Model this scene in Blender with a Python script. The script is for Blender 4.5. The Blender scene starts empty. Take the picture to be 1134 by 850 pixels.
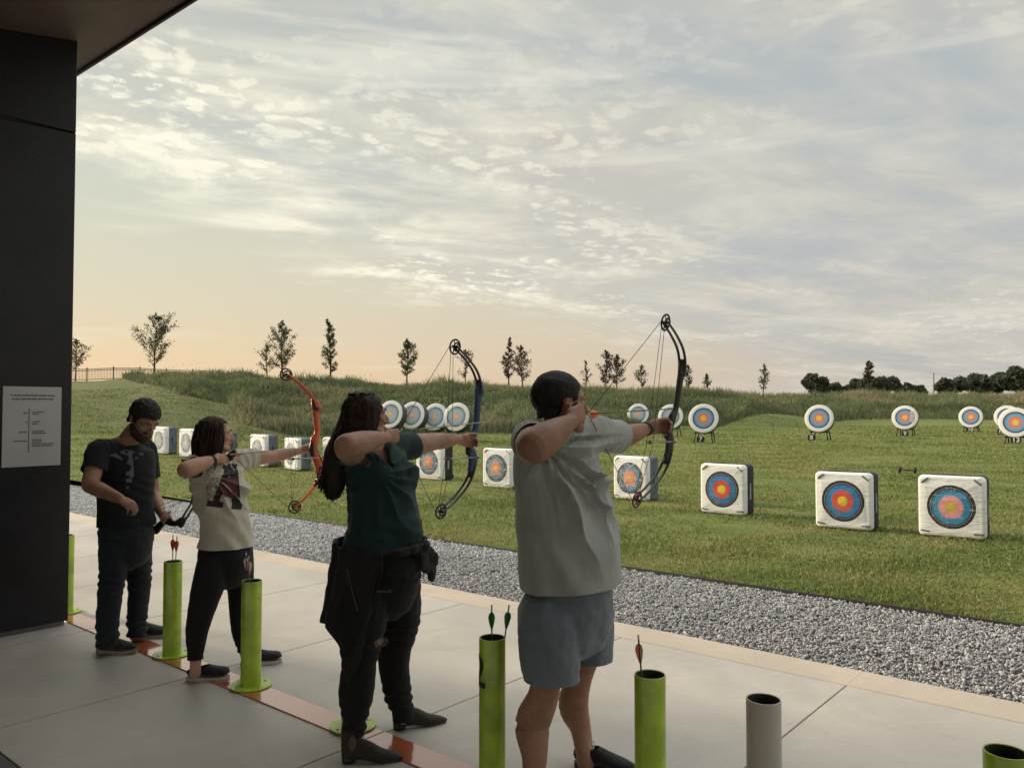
import bpy, bmesh, math, random
import numpy as np
from mathutils import Vector, Matrix, noise
from mathutils.bvhtree import BVHTree

random.seed(7)
rng = np.random.default_rng(7)
R = math.radians
S = bpy.context.scene
COL = S.collection

# ---------------------------------------------------------------- camera
F_PX, CX, CY, PITCH, EYE = 893.0, 567.0, 425.0, R(1.74), 1.62
cam_d = bpy.data.cameras.new('camera')
cam_d.sensor_width = 36
cam_d.lens = F_PX / 1134 * 36
cam_d.clip_start = 0.05
cam_d.clip_end = 6000
cam = bpy.data.objects.new('camera', cam_d)
COL.objects.link(cam)
cam.location = (0, 0, EYE)
cam.rotation_euler = (R(90) + PITCH, 0, 0)
S.camera = cam

# ---------------------------------------------------------------- world
SUN_AZ, SUN_EL = R(-66), R(15)      # azimuth from +Y, negative = left of the view
w = bpy.data.worlds.new("World")
S.world = w
w.use_nodes = True
nt = w.node_tree
nt.nodes.clear()

def N(t, kind, **kw):
    n = t.nodes.new(kind)
    for k, v in kw.items():
        setattr(n, k, v)
    return n

def math_n(t, op, a, b=None, c=None, clamp=False):
    n = t.nodes.new('ShaderNodeMath'); n.operation = op; n.use_clamp = clamp
    for i, v in enumerate((a, b, c)):
        if v is None: continue
        if hasattr(v, 'is_linked') or hasattr(v, 'node'): t.links.new(v, n.inputs[i])
        else: n.inputs[i].default_value = v
    return n.outputs[0]

def mixc(t, fac, a, b, blend='MIX'):
    n = t.nodes.new('ShaderNodeMix'); n.data_type = 'RGBA'; n.blend_type = blend
    for i, v in ((0, fac), (6, a), (7, b)):
        if hasattr(v, 'node'): t.links.new(v, n.inputs[i])
        else: n.inputs[i].default_value = v if i == 0 else (*v[:3], 1)
    return n.outputs[2]

def maprange(t, v, a, b, c=0, d=1, smooth=True):
    n = t.nodes.new('ShaderNodeMapRange')
    n.interpolation_type = 'SMOOTHSTEP' if smooth else 'LINEAR'
    t.links.new(v, n.inputs[0])
    for i, x in enumerate((a, b, c, d)):
        n.inputs[i + 1].default_value = x
    return n.outputs[0]

def noise_n(t, vec, scale, detail=4, rough=.55, dist=0):
    n = t.nodes.new('ShaderNodeTexNoise')
    if vec is not None: t.links.new(vec, n.inputs['Vector'])
    n.inputs['Scale'].default_value = scale; n.inputs['Detail'].default_value = detail
    n.inputs['Roughness'].default_value = rough; n.inputs['Distortion'].default_value = dist
    return n.outputs[0]

def mapping(t, vec, scale=(1, 1, 1), rot=(0, 0, 0), loc=(0, 0, 0)):
    n = t.nodes.new('ShaderNodeMapping')
    t.links.new(vec, n.inputs[0])
    n.inputs['Scale'].default_value = scale; n.inputs['Rotation'].default_value = rot
    n.inputs['Location'].default_value = loc
    return n.outputs[0]

def srgb(r, g, b):
    f = lambda c: (c / 255 / 12.92) if c / 255 <= .04045 else ((c / 255 + .055) / 1.055) ** 2.4
    return (f(r), f(g), f(b))

def build_sky():
    t = nt
    tc = N(t, 'ShaderNodeTexCoord').outputs['Generated']
    sep = N(t, 'ShaderNodeSeparateXYZ'); t.links.new(tc, sep.inputs[0])
    X, Y, Z = sep.outputs
    hor = math_n(t, 'POWER', math_n(t, 'ADD', math_n(t, 'MULTIPLY', X, X), math_n(t, 'MULTIPLY', Y, Y)), .5)
    el = math_n(t, 'DIVIDE', math_n(t, 'MAXIMUM', Z, 0.0), math_n(t, 'MAXIMUM', hor, .05))       # tan(elevation)
    sx, sy = math.sin(SUN_AZ), math.cos(SUN_AZ)
    az = math_n(t, 'DIVIDE', math_n(t, 'ADD', math_n(t, 'MULTIPLY', X, sx), math_n(t, 'MULTIPLY', Y, sy)), math_n(t, 'MAXIMUM', hor, .05))
    azw = maprange(t, az, -.1, 1.0)
    # clear air: warm at the horizon, green-grey above, blue-grey aloft
    def ramp(stops):
        r = N(t, 'ShaderNodeValToRGB'); t.links.new(math_n(t, 'MULTIPLY', el, 1.0, clamp=True), r.inputs[0])
        e = r.color_ramp.elements
        while len(e) < len(stops): e.new(.5)
        for i, (p, c) in enumerate(stops):
            e[i].position = p; e[i].color = (*srgb(*c), 1)
        return r.outputs[0]
    warm = ramp([(0, (214, 181, 143)), (.05, (214, 187, 149)), (.12, (200, 190, 163)), (.22, (190, 190, 172)), (.35, (180, 186, 174)), (.55, (166, 172, 168)), (1, (150, 160, 168))])
    cool = ramp([(0, (176, 164, 151)), (.07, (182, 171, 157)), (.16, (186, 179, 165)), (.3, (178, 179, 171)), (.55, (162, 168, 170)), (1, (148, 160, 170))])
    clear = mixc(t, azw, cool, warm)
    # cloud sheet high above: planar projection
    den = math_n(t, 'ADD', math_n(t, 'MAXIMUM', Z, 0.0), .13)
    cmb = N(t, 'ShaderNodeCombineXYZ')
    t.links.new(math_n(t, 'DIVIDE', X, den), cmb.inputs[0]); t.links.new(math_n(t, 'DIVIDE', Y, den), cmb.inputs[1])
    P = cmb.outputs[0]
    Pr = mapping(t, P, rot=(0, 0, R(-24)), scale=(1, 1, 1))
    big = noise_n(t, mapping(t, Pr, scale=(.42, .8, 1), loc=(3.1, 1.7, 0)), 1.0, 6, .58, .5)
    mid = noise_n(t, mapping(t, Pr, scale=(.9, 1.5, 1), loc=(7.1, 2.7, 0)), 2.0, 6, .62, .4)
    # edge of the sheet: highest on the left, lowering to the right
    edge = math_n(t, 'SUBTRACT', el, math_n(t, 'ADD', math_n(t, 'MULTIPLY', X, -.30), .13))
    edge = math_n(t, 'ADD', edge, math_n(t, 'MULTIPLY', math_n(t, 'SUBTRACT', big, .5), .16))
    edge = math_n(t, 'ADD', edge, math_n(t, 'MULTIPLY', math_n(t, 'SUBTRACT', mid, .5), .10))
    sheet = maprange(t, edge, -.035, .05)
    # ripples and puffs
    v = N(t, 'ShaderNodeTexVoronoi'); v.feature = 'SMOOTH_F1'
    wob = N(t, 'ShaderNodeMix'); wob.data_type = 'VECTOR'; wob.inputs[0].default_value = .30
    nn = N(t, 'ShaderNodeTexNoise'); nn.inputs['Scale'].default_value = 4.5; nn.inputs['Detail'].default_value = 5; t.links.new(Pr, nn.inputs['Vector'])
    t.links.new(mapping(t, Pr, scale=(1, 1.25, 1)), wob.inputs[4]); t.links.new(nn.outputs['Color'], wob.inputs[5])
    t.links.new(wob.outputs[1], v.inputs['Vector']); v.inputs['Scale'].default_value = 15; v.inputs['Smoothness'].default_value = .35
    puff = math_n(t, 'MULTIPLY', maprange(t, v.outputs['Distance'], .05, .60, 1, 0), maprange(t, noise_n(t, Pr, 22, 4, .7, .5), .30, .62))
    fine = noise_n(t, Pr, 9, 5, .65, .3)
    pm = maprange(t, noise_n(t, mapping(t, Pr, loc=(1.3, 6.2, 0), scale=(.7, .9, 1)), 1.1, 3, .5), .42, .62)
    band = maprange(t, edge, .02, .24, 1, 0)          # bright sunlit rim of the sheet
    thin = maprange(t, big, .36, .66)
    grey = mixc(t, azw, srgb(172, 170, 164), srgb(180, 177, 164))
    lite = mixc(t, azw, srgb(212, 206, 192), srgb(250, 243, 218))
    tex = math_n(t, 'ADD', math_n(t, 'MULTIPLY', puff, math_n(t, 'MULTIPLY', pm, .95)), math_n(t, 'MULTIPLY', fine, .35))
    tex = maprange(t, math_n(t, 'ADD', tex, math_n(t, 'MULTIPLY', math_n(t, 'SUBTRACT', mid, .5), 1.6)), .0, .62)
    lit = math_n(t, 'MULTIPLY', math_n(t, 'ADD', math_n(t, 'MULTIPLY', band, math_n(t, 'MULTIPLY', azw, 1.0)), .50), math_n(t, 'ADD', math_n(t, 'MULTIPLY', tex, .95), .12), clamp=True)
    ccol = mixc(t, lit, grey, lite)
    bluegap = mixc(t, maprange(t, math_n(t, 'ADD', big, math_n(t, 'MULTIPLY', mid, .35)), .50, .70, 1, 0), ccol, srgb(146, 157, 168))
    ccol2 = mixc(t, math_n(t, 'SUBTRACT', 1.0, math_n(t, 'MULTIPLY', azw, .7)), ccol, bluegap)
    cover = math_n(t, 'MULTIPLY', sheet, math_n(t, 'ADD', math_n(t, 'MULTIPLY', thin, .4), .6), clamp=True)
    sky = mixc(t, cover, clear, ccol2)
    # low wisps over the clear belt
    wisp = noise_n(t, mapping(t, tc, scale=(1.2, 1.2, 14)), 2.2, 5, .5, .3)
    sky = mixc(t, math_n(t, 'MULTIPLY', maprange(t, wisp, .53, .75), .35), sky, lite)
    # fill light: sky brightness added out of view, overhead and behind the camera
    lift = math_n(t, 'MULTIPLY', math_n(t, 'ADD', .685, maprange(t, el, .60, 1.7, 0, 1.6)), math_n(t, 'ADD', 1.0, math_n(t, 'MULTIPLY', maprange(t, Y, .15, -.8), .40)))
    # physical sky underneath, a small share of the light
    nis = N(t, 'ShaderNodeTexSky'); nis.sky_type = 'NISHITA'; nis.sun_disc = False
    nis.sun_elevation = SUN_EL; nis.sun_rotation = SUN_AZ
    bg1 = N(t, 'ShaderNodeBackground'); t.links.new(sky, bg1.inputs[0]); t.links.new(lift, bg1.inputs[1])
    bg2 = N(t, 'ShaderNodeBackground'); t.links.new(nis.outputs[0], bg2.inputs[0]); bg2.inputs[1].default_value = 0.0035
    add = N(t, 'ShaderNodeAddShader'); t.links.new(bg1.outputs[0], add.inputs[0]); t.links.new(bg2.outputs[0], add.inputs[1])
    o = N(t, 'ShaderNodeOutputWorld'); t.links.new(add.outputs[0], o.inputs[0])
build_sky()

# ---------------------------------------------------------------- sun
sun_d = bpy.data.lights.new('sun', 'SUN')
sun_d.energy = 3.0; sun_d.angle = R(9); sun_d.color = (1.0, .84, .64)
sun = bpy.data.objects.new('sun', sun_d); COL.objects.link(sun)
sun_dir = Vector((math.sin(SUN_AZ) * math.cos(SUN_EL), math.cos(SUN_AZ) * math.cos(SUN_EL), math.sin(SUN_EL)))
sun.rotation_euler = sun_dir.to_track_quat('Z', 'Y').to_euler()

S.view_settings.view_transform = 'Standard'
S.view_settings.look = 'None'
S.view_settings.exposure = 0.90
S.view_settings.gamma = 1
S.render.engine = 'CYCLES'
S.cycles.max_bounces = 4

# ---------------------------------------------------------------- frames
_c, _s = math.cos(PITCH), math.sin(PITCH)
D = Vector((.643, .766, 0)).normalized()      # down the range
L = Vector((-.766, .643, 0)).normalized()     # along the shooting line, to the left and away
Fd = -L                                        # the way the shooters' chests face
UP = Vector((0, 0, 1))

def ray(px, py):
    u, v = (px - CX) / F_PX, (CY - py) / F_PX
    return Vector((u, _c - v * _s, _s + v * _c))

def P(px, py, depth):
    r = ray(px, py)
    return Vector((0, 0, EYE)) + r * (depth / r.y)

def G(px, py, z=0.0):
    r = ray(px, py)
    return Vector((0, 0, EYE)) + r * ((z - EYE) / r.z)

def DL(d, l, z=0.0):
    return D * d + L * l + Vector((0, 0, z))

# ---------------------------------------------------------------- object helpers
def tag(o, label=None, cat=None, group=None, kind=None):
    if label: o['label'] = label
    if cat: o['category'] = cat
    if group: o['group'] = group
    if kind: o['kind'] = kind
    return o

def empty(name, loc, label=None, cat=None, group=None):
    o = bpy.data.objects.new(name, None); COL.objects.link(o)
    o.location = loc; o.empty_display_size = .1
    return tag(o, label, cat, group)

def link(name, me, m=None, parent=None, loc=None):
    o = bpy.data.objects.new(name, me); COL.objects.link(o)
    if m is not None:
        for mm in (m if isinstance(m, (list, tuple)) else [m]): me.materials.append(mm)
    if parent is not None:
        o.parent = parent
        if parent.parent is None:
            o.matrix_parent_inverse = Matrix.Translation(parent.location).inverted()   # children are modelled in world space
    if loc is not None: o.location = loc
    return o

def obj(name, bm, m, parent=None, smooth=True, world=True):
    me = bpy.data.meshes.new(name)
    bm.normal_update(); bm.to_mesh(me); bm.free()
    if smooth:
        me.polygons.foreach_set('use_smooth', [True] * len(me.polygons))
    o = bpy.data.objects.new(name, me); COL.objects.link(o)
    for mm in (m if isinstance(m, (list, tuple)) else [m]): me.materials.append(mm)
    if parent is not None:
        o.parent = parent
        if world: o.matrix_parent_inverse = world_of(parent).inverted()
    return o

def world_of(o):
    m = Matrix.LocRotScale(o.location, o.rotation_euler, o.scale)
    m = o.matrix_parent_inverse @ m if o.parent else m
    return world_of(o.parent) @ m if o.parent else m

def mesh_np(name, verts, faces, m, nper, attr=None, smooth=False, parent=None):
    """verts (V,3), faces (F,nper) numpy -> object; attr: (V,) float stored as 'tint'."""
    me = bpy.data.meshes.new(name)
    V, Fn = len(verts), len(faces)
    me.vertices.add(V); me.vertices.foreach_set('co', np.asarray(verts, dtype=np.float32).ravel())
    me.loops.add(Fn * nper); me.loops.foreach_set('vertex_index', np.asarray(faces, dtype=np.int32).ravel())
    me.polygons.add(Fn); me.polygons.foreach_set('loop_start', np.arange(0, Fn * nper, nper, dtype=np.int32))
    me.polygons.foreach_set('loop_total', np.full(Fn, nper, dtype=np.int32))
    if smooth: me.polygons.foreach_set('use_smooth', np.ones(Fn, dtype=bool))
    if attr is not None:
        for k, arr in attr.items():
            a = me.attributes.new(k, 'FLOAT', 'POINT'); a.data.foreach_set('value', np.asarray(arr, dtype=np.float32))
    me.update(calc_edges=True); me.validate()
    o = bpy.data.objects.new(name, me); COL.objects.link(o); me.materials.append(m)
    if parent is not None:
        o.parent = parent; o.matrix_parent_inverse = world_of(parent).inverted()
    return o

# ---------------------------------------------------------------- mesh primitives
def box(bm, c, sx, sy, sz, ax=None, bev=0.0, mi=0):
    """box at centre c; ax = (x-axis, y-axis, z-axis)"""
    ax = ax or (Vector((1, 0, 0)), Vector((0, 1, 0)), Vector((0, 0, 1)))
    t = bmesh.new()
    bmesh.ops.create_cube(t, size=1)
    for v in t.verts: v.co = Vector((v.co.x * sx, v.co.y * sy, v.co.z * sz))
    if bev: bmesh.ops.bevel(t, geom=t.edges[:], offset=bev, segments=2, affect='EDGES', profile=.6)
    m = Matrix((ax[0], ax[1], ax[2])).transposed().to_4x4(); m.translation = Vector(c)
    bmesh.ops.transform(t, matrix=m, verts=t.verts)
    for f in t.faces: f.material_index = mi
    merge(bm, t)

def merge(bm, t):
    me = bpy.data.meshes.new('tmp'); t.to_mesh(me); t.free(); bm.from_mesh(me); bpy.data.meshes.remove(me)

def catmull(pts, sub):
    pts = [np.array(p, dtype=float) for p in pts]
    if len(pts) < 3 or sub <= 1:
        if sub <= 1: return pts
    ext = [2 * pts[0] - pts[1]] + pts + [2 * pts[-1] - pts[-2]]
    out = []
    for i in range(1, len(ext) - 2):
        p0, p1, p2, p3 = ext[i - 1:i + 3]
        for k in range(sub):
            t = k / sub
            out.append(.5 * ((2 * p1) + (-p0 + p2) * t + (2 * p0 - 5 * p1 + 4 * p2 - p3) * t * t + (-p0 + 3 * p1 - 3 * p2 + p3) * t ** 3))
    out.append(pts[-1])
    return out

def tube(bm, pts, rad, ref=(0, 0, 1), n=14, sub=4, cap=True, mi=0, round_=True):
    """closed tube through pts; rad per point: r or (a along ref, b across)"""
    data = []
    for p, r in zip(pts, rad):
        a, b = (r, r) if not isinstance(r, (tuple, list)) else r
        data.append((*p, a, b))
    data = catmull(data, sub) if sub > 1 else [np.array(d) for d in data]
    if cap and round_:
        for end in (0, -1):
            d0 = data[end]; d1 = data[1 if end == 0 else -2]
            t = d0[:3] - d1[:3]; t /= (np.linalg.norm(t) + 1e-9)
            r = min(d0[3], d0[4])
            extra = []
            for q in (.5, .85, .99):
                s = math.sqrt(1 - q * q)
                e = d0.copy(); e[:3] = d0[:3] + t * r * q * .8; e[3:] *= s; extra.append(e)
            data = (extra[::-1] + data) if end == 0 else (data + extra)
    rings = []
    ref = Vector(ref).normalized()
    for i, d in enumerate(data):
        a = Vector(data[max(i - 1, 0)][:3]); b = Vector(data[min(i + 1, len(data) - 1)][:3])
        t = (b - a)
        if t.length < 1e-8: t = Vector((0, 0, 1))
        t.normalize()
        x = ref - t * ref.dot(t)
        if x.length < 1e-3: x = t.orthogonal()
        x.normalize(); y = t.cross(x)
        c = Vector(d[:3])
        rings.append([bm.verts.new(c + x * (math.cos(2 * math.pi * k / n) * d[3]) + y * (math.sin(2 * math.pi * k / n) * d[4])) for k in range(n)])
    for r0, r1 in zip(rings, rings[1:]):
        for k in range(n):
            f = bm.faces.new((r0[k], r0[(k + 1) % n], r1[(k + 1) % n], r1[k])); f.material_index = mi; f.smooth = True
    if cap:
        f = bm.faces.new(rings[0][::-1]); f.material_index = mi
        f = bm.faces.new(rings[-1]); f.material_index = mi

def ellipsoid(bm, c, rx, ry, rz, ax=None, seg=20, mi=0):
    ax = ax or (Vector((1, 0, 0)), Vector((0, 1, 0)), Vector((0, 0, 1)))
    t = bmesh.new(); bmesh.ops.create_uvsphere(t, u_segments=seg, v_segments=max(8, seg * 2 // 3), radius=1)
    for v in t.verts: v.co = Vector(c) + ax[0] * (v.co.x * rx) + ax[1] * (v.co.y * ry) + ax[2] * (v.co.z * rz)
    for f in t.faces: f.material_index = mi
    merge(bm, t)

def cyl(bm, a, b, r, n=20, mi=0, r2=None):
    tube(bm, [a, b], [r, r2 if r2 is not None else r], n=n, sub=1, round_=False, mi=mi, ref=(0.3, .2, .9) if abs((Vector(b) - Vector(a)).normalized().z) < .8 else (1, 0, 0))

def remesh(bm, voxel, smooth_it=4, fac=.5):
    me = bpy.data.meshes.new('tmp'); bm.to_mesh(me); bm.free()
    o = bpy.data.objects.new('tmp', me); COL.objects.link(o)
    m = o.modifiers.new('r', 'REMESH'); m.mode = 'VOXEL'; m.voxel_size = voxel; m.adaptivity = 0
    if smooth_it:
        s = o.modifiers.new('s', 'SMOOTH'); s.iterations = smooth_it; s.factor = fac
    dg = bpy.context.evaluated_depsgraph_get()
    out = bpy.data.meshes.new_from_object(o.evaluated_get(dg))
    bpy.data.objects.remove(o); bpy.data.meshes.remove(me)
    nb = bmesh.new(); nb.from_mesh(out); bpy.data.meshes.remove(out)
    nb.normal_update()
    return nb

# ---------------------------------------------------------------- materials
MATS = {}
def mat(name, col, rough=.6, var=.12, scale=8, bump=0.0, bscale=60, metal=0.0, coat=0.0, spec=.5, col2=None, sheen=0, sss=0, coord='Object'):
    if name in MATS: return MATS[name]
    m = bpy.data.materials.new(name); m.use_nodes = True; t = m.node_tree
    b = t.nodes['Principled BSDF']
    tc = N(t, 'ShaderNodeTexCoord').outputs[coord]
    n1 = noise_n(t, tc, scale, 5, .6)
    c2 = col2 or tuple(c * (1 - 2 * var) for c in col)
    c1 = tuple(min(1, c * (1 + var)) for c in col)
    t.links.new(mixc(t, maprange(t, n1, .3, .7), c2, c1), b.inputs['Base Color'])
    b.inputs['Roughness'].default_value = rough; b.inputs['Metallic'].default_value = metal
    b.inputs['Specular IOR Level'].default_value = spec
    if coat: b.inputs['Coat Weight'].default_value = coat; b.inputs['Coat Roughness'].default_value = .08
    if sheen: b.inputs['Sheen Weight'].default_value = sheen
    if sss:
        b.inputs['Subsurface Weight'].default_value = sss; b.inputs['Subsurface Radius'].default_value = (1, .3, .15); b.inputs['Subsurface Scale'].default_value = .012
    if bump:
        bp = N(t, 'ShaderNodeBump'); bp.inputs['Strength'].default_value = bump; bp.inputs['Distance'].default_value = .02
        t.links.new(noise_n(t, tc, bscale, 4, .6), bp.inputs['Height']); t.links.new(bp.outputs[0], b.inputs['Normal'])
    MATS[name] = m
    return m
# ================================================================ terrain
def zr(d, row): return EYE + d * (452 - row) / 890
_cols = np.array([-400, 80, 140, 200, 257, 340, 500, 690, 800, 936, 1134, 1800], dtype=float)
_prof = [
    [(12, 0), (24, .27), (40, 1.62), (75, zr(75, 422)), (90, 4.5)],
    [(12, 0), (24, .27), (40, 1.62), (75, zr(75, 422)), (90, 4.5)],
    [(12, 0), (24, .27), (40, 1.35), (70, zr(70, 419)), (90, 4.3)],
    [(12, 0), (24, .25), (36, .8), (45, zr(45, 445)), (58, zr(58, 418)), (70, 4.0)],
    [(12, 0), (24, .22), (36, .45), (45, zr(45, 452)), (60, zr(60, 420)), (70, 3.9)],
    [(12, 0), (24, .18), (38, .2), (46, 1.0), (60, zr(60, 427)), (70, 3.4)],
    [(12, 0), (24, .1), (41, .23), (50, 1.3), (60, zr(60, 431)), (70, 3.1)],
    [(12, 0), (24, .1), (42, .24), (50, 1.2), (60, zr(60, 439)), (70, 2.6)],
    [(12, 0), (24, .1), (52, .32), (58, 1.4), (66, zr(66, 441)), (76, 2.5)],
    [(12, 0), (24, .1), (70, .46), (77, 1.7), (86, zr(86, 441)), (96, 2.7)],
    [(12, 0), (24, .1), (73, .48), (80, 1.8), (89, zr(89, 442)), (99, 2.7)],
    [(12, 0), (24, .1), (73, .48), (80, 1.8), (89, zr(89, 442)), (99, 2.7)],
]
_wbase = np.array([200, 90, 69, 46, 46, 39, 41.5, 42.5, 52.5, 70.5, 73.5, 74])

def terrain(x, y):
    x = np.atleast_1d(np.asarray(x, dtype=float)); y = np.atleast_1d(np.asarray(y, dtype=float))
    # plan position described by bearing and distance from the shooting deck
    c = np.clip(567 + 890 * x / np.maximum(y, 4), -400, 1800)
    d = np.maximum(y, 0)
    tab = np.array([np.interp(d, [k[0] for k in p], [k[1] for k in p]) for p in _prof])
    i = np.clip(np.searchsorted(_cols, c) - 1, 0, len(_cols) - 2)
    f = (c - _cols[i]) / (_cols[i + 1] - _cols[i]); f = f * f * (3 - 2 * f)
    k = np.arange(len(c))
    return tab[i, k] * (1 - f) + tab[i + 1, k] * f

def wild_base(x, y):
    c = np.clip(567 + 890 * x / np.maximum(y, 4), -400, 1800)
    return np.interp(c, [-400, 80, 140, 170, 200, 254, 268, 340, 500, 690, 800, 936, 1134, 1800], [200, 90, 69, 56, 48, 46.5, 39.2, 38.6, 41.5, 42.5, 52.5, 70.5, 73.5, 74])

def T(x, y): return float(terrain(x, y)[0])

def onground(px, py):
    """point of the lawn seen at a pixel of the photograph"""
    r = ray(px, py); r = r / r.y
    for d in np.arange(6, 120, .1):
        z = EYE + r.z * d
        if z <= T(r.x * d, d): return Vector((r.x * d, d, T(r.x * d, d)))
    return Vector((r.x * 60, 60, T(r.x * 60, 60)))

def m_lawn():
    m = bpy.data.materials.new('lawn_turf'); m.use_nodes = True; t = m.node_tree; b = t.nodes['Principled BSDF']
    tc = N(t, 'ShaderNodeTexCoord').outputs['Object']
    n1 = noise_n(t, mapping(t, tc, scale=(.5, 1.1, 1), rot=(0, 0, R(20))), .8, 6, .6)
    n2 = noise_n(t, tc, 14, 6, .7)
    n3 = noise_n(t, mapping(t, tc, scale=(1, 2.6, 1), rot=(0, 0, R(10))), 1.5, 6, .65)
    c = mixc(t, maprange(t, n1, .35, .68), (.11, .155, .042), (.21, .215, .068))
    c = mixc(t, math_n(t, 'MULTIPLY', maprange(t, n3, .45, .70), .6), c, (.19, .165, .065))
    c = mixc(t, math_n(t, 'MULTIPLY', maprange(t, n2, .3, .6, 1, 0), .55), c, (.035, .05, .015))
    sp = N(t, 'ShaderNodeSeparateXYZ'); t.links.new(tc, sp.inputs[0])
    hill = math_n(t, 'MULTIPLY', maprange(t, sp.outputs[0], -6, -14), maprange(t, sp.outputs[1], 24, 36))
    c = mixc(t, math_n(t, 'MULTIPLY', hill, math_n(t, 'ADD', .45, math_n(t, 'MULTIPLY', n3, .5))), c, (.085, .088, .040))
    t.links.new(c, b.inputs['Base Color']); b.inputs['Roughness'].default_value = .9; b.inputs['Specular IOR Level'].default_value = .15
    bp = N(t, 'ShaderNodeBump'); bp.inputs['Strength'].default_value = .9; bp.inputs['Distance'].default_value = .05
    t.links.new(math_n(t, 'ADD', n2, math_n(t, 'MULTIPLY', n3, .8)), bp.inputs['Height']); t.links.new(bp.outputs[0], b.inputs['Normal'])
    return m

def m_blades(name, c1, c2, dry, trans=.25):
    m = bpy.data.materials.new(name); m.use_nodes = True; t = m.node_tree; b = t.nodes['Principled BSDF']
    a = N(t, 'ShaderNodeAttribute'); a.attribute_name = 'tint'
    a2 = N(t, 'ShaderNodeAttribute'); a2.attribute_name = 'dry'
    c = mixc(t, a.outputs['Fac'], c1, c2)
    c = mixc(t, a2.outputs['Fac'], c, dry)
    t.links.new(c, b.inputs['Base Color']); b.inputs['Roughness'].default_value = .75; b.inputs['Specular IOR Level'].default_value = .2
    tr = N(t, 'ShaderNodeBsdfTranslucent'); t.links.new(c, tr.inputs[0])
    mx = N(t, 'ShaderNodeMixShader'); mx.inputs[0].default_value = trans
    t.links.new(b.outputs[0], mx.inputs[1]); t.links.new(tr.outputs[0], mx.inputs[2])
    t.links.new(mx.outputs[0], t.nodes['Material Output'].inputs[0])
    return m

# lawn sheet: rows run parallel to the shooting line
G0 = 7.1
dd = np.concatenate([np.arange(G0, 30, .5), np.arange(30, 120, 1.0), np.arange(120, 420, 20)])
ll = np.concatenate([np.arange(-420, -60, 30), np.arange(-60, 130, 1.0), np.arange(130, 460, 30)])
DDg, LLg = np.meshgrid(dd, ll, indexing='ij')
X = D.x * DDg + L.x * LLg; Yg = D.y * DDg + L.y * LLg
Z = terrain(X.ravel(), Yg.ravel())
Z = Z + (np.sin(X.ravel() * .7) * np.cos(Yg.ravel() * .53)) * .012 * (DDg.ravel() > G0 + .4)
vv = np.stack([X.ravel(), Yg.ravel(), Z], 1)
nr, nc = len(dd), len(ll)
ii = (np.arange(nr - 1)[:, None] * nc + np.arange(nc - 1)[None, :]).ravel()
ff = np.stack([ii, ii + nc, ii + nc + 1, ii + 1], 1)[:, ::-1]
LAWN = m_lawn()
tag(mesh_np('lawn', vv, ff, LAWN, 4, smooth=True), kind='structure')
bm = bmesh.new(); box(bm, (0, 0, -.6), 8000, 8000, .3)
tag(obj('ground', bm, mat('subsoil', (.07, .08, .035), .95), smooth=False), kind='structure')

# blades -----------------------------------------------------------
def blades(name, px, py, pz, h, wd, lean, m, tint, dry, kind='stuff', label=None, cat=None):
    n = len(px)
    a = rng.uniform(0, 2 * np.pi, n)
    dx, dy = np.cos(a) * wd / 2, np.sin(a) * wd / 2
    b = rng.uniform(0, 2 * np.pi, n); lx, ly = np.cos(b) * lean * h, np.sin(b) * lean * h
    v = np.zeros((n, 5, 3))
    v[:, 0] = np.stack([px - dx, py - dy, pz], 1); v[:, 1] = np.stack([px + dx, py + dy, pz], 1)
    v[:, 2] = np.stack([px - dx * .75 + lx * .35, py - dy * .75 + ly * .35, pz + h * .6], 1)
    v[:, 3] = np.stack([px + dx * .75 + lx * .35, py + dy * .75 + ly * .35, pz + h * .6], 1)
    v[:, 4] = np.stack([px + lx, py + ly, pz + h * np.sqrt(np.maximum(1 - lean ** 2 * .5, .2))], 1)
    base = np.arange(n)[:, None] * 5
    f = np.concatenate([base + [0, 1, 3], base + [0, 3, 2], base + [2, 3, 4]])
    o = mesh_np(name, v.reshape(-1, 3), f, m, 3, attr={'tint': np.repeat(tint, 5), 'dry': np.repeat(dry, 5)})
    return tag(o, label, cat, kind=kind)

_nz = rng.uniform(0, 1, (64, 64))
def vnoise(x, y, s):
    x = np.asarray(x) / s; y = np.asarray(y) / s
    xi, yi = np.floor(x).astype(int), np.floor(y).astype(int)
    fx, fy = x - xi, y - yi; fx = fx * fx * (3 - 2 * fx); fy = fy * fy * (3 - 2 * fy)
    g = lambda i, j: _nz[i % 64, j % 64]
    return (g(xi, yi) * (1 - fx) + g(xi + 1, yi) * fx) * (1 - fy) + (g(xi, yi + 1) * (1 - fx) + g(xi + 1, yi + 1) * fx) * fy

# in-view sampling: uniform over the wedge the deck looks at, a little wider than the frame
def wedge(n, d0, d1, power=1.0, lo=-.82, hi=.82):
    y = d0 * (d1 / d0) ** rng.uniform(0, 1, n)
    x = y * rng.uniform(lo, hi, n)
    return x, y

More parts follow.
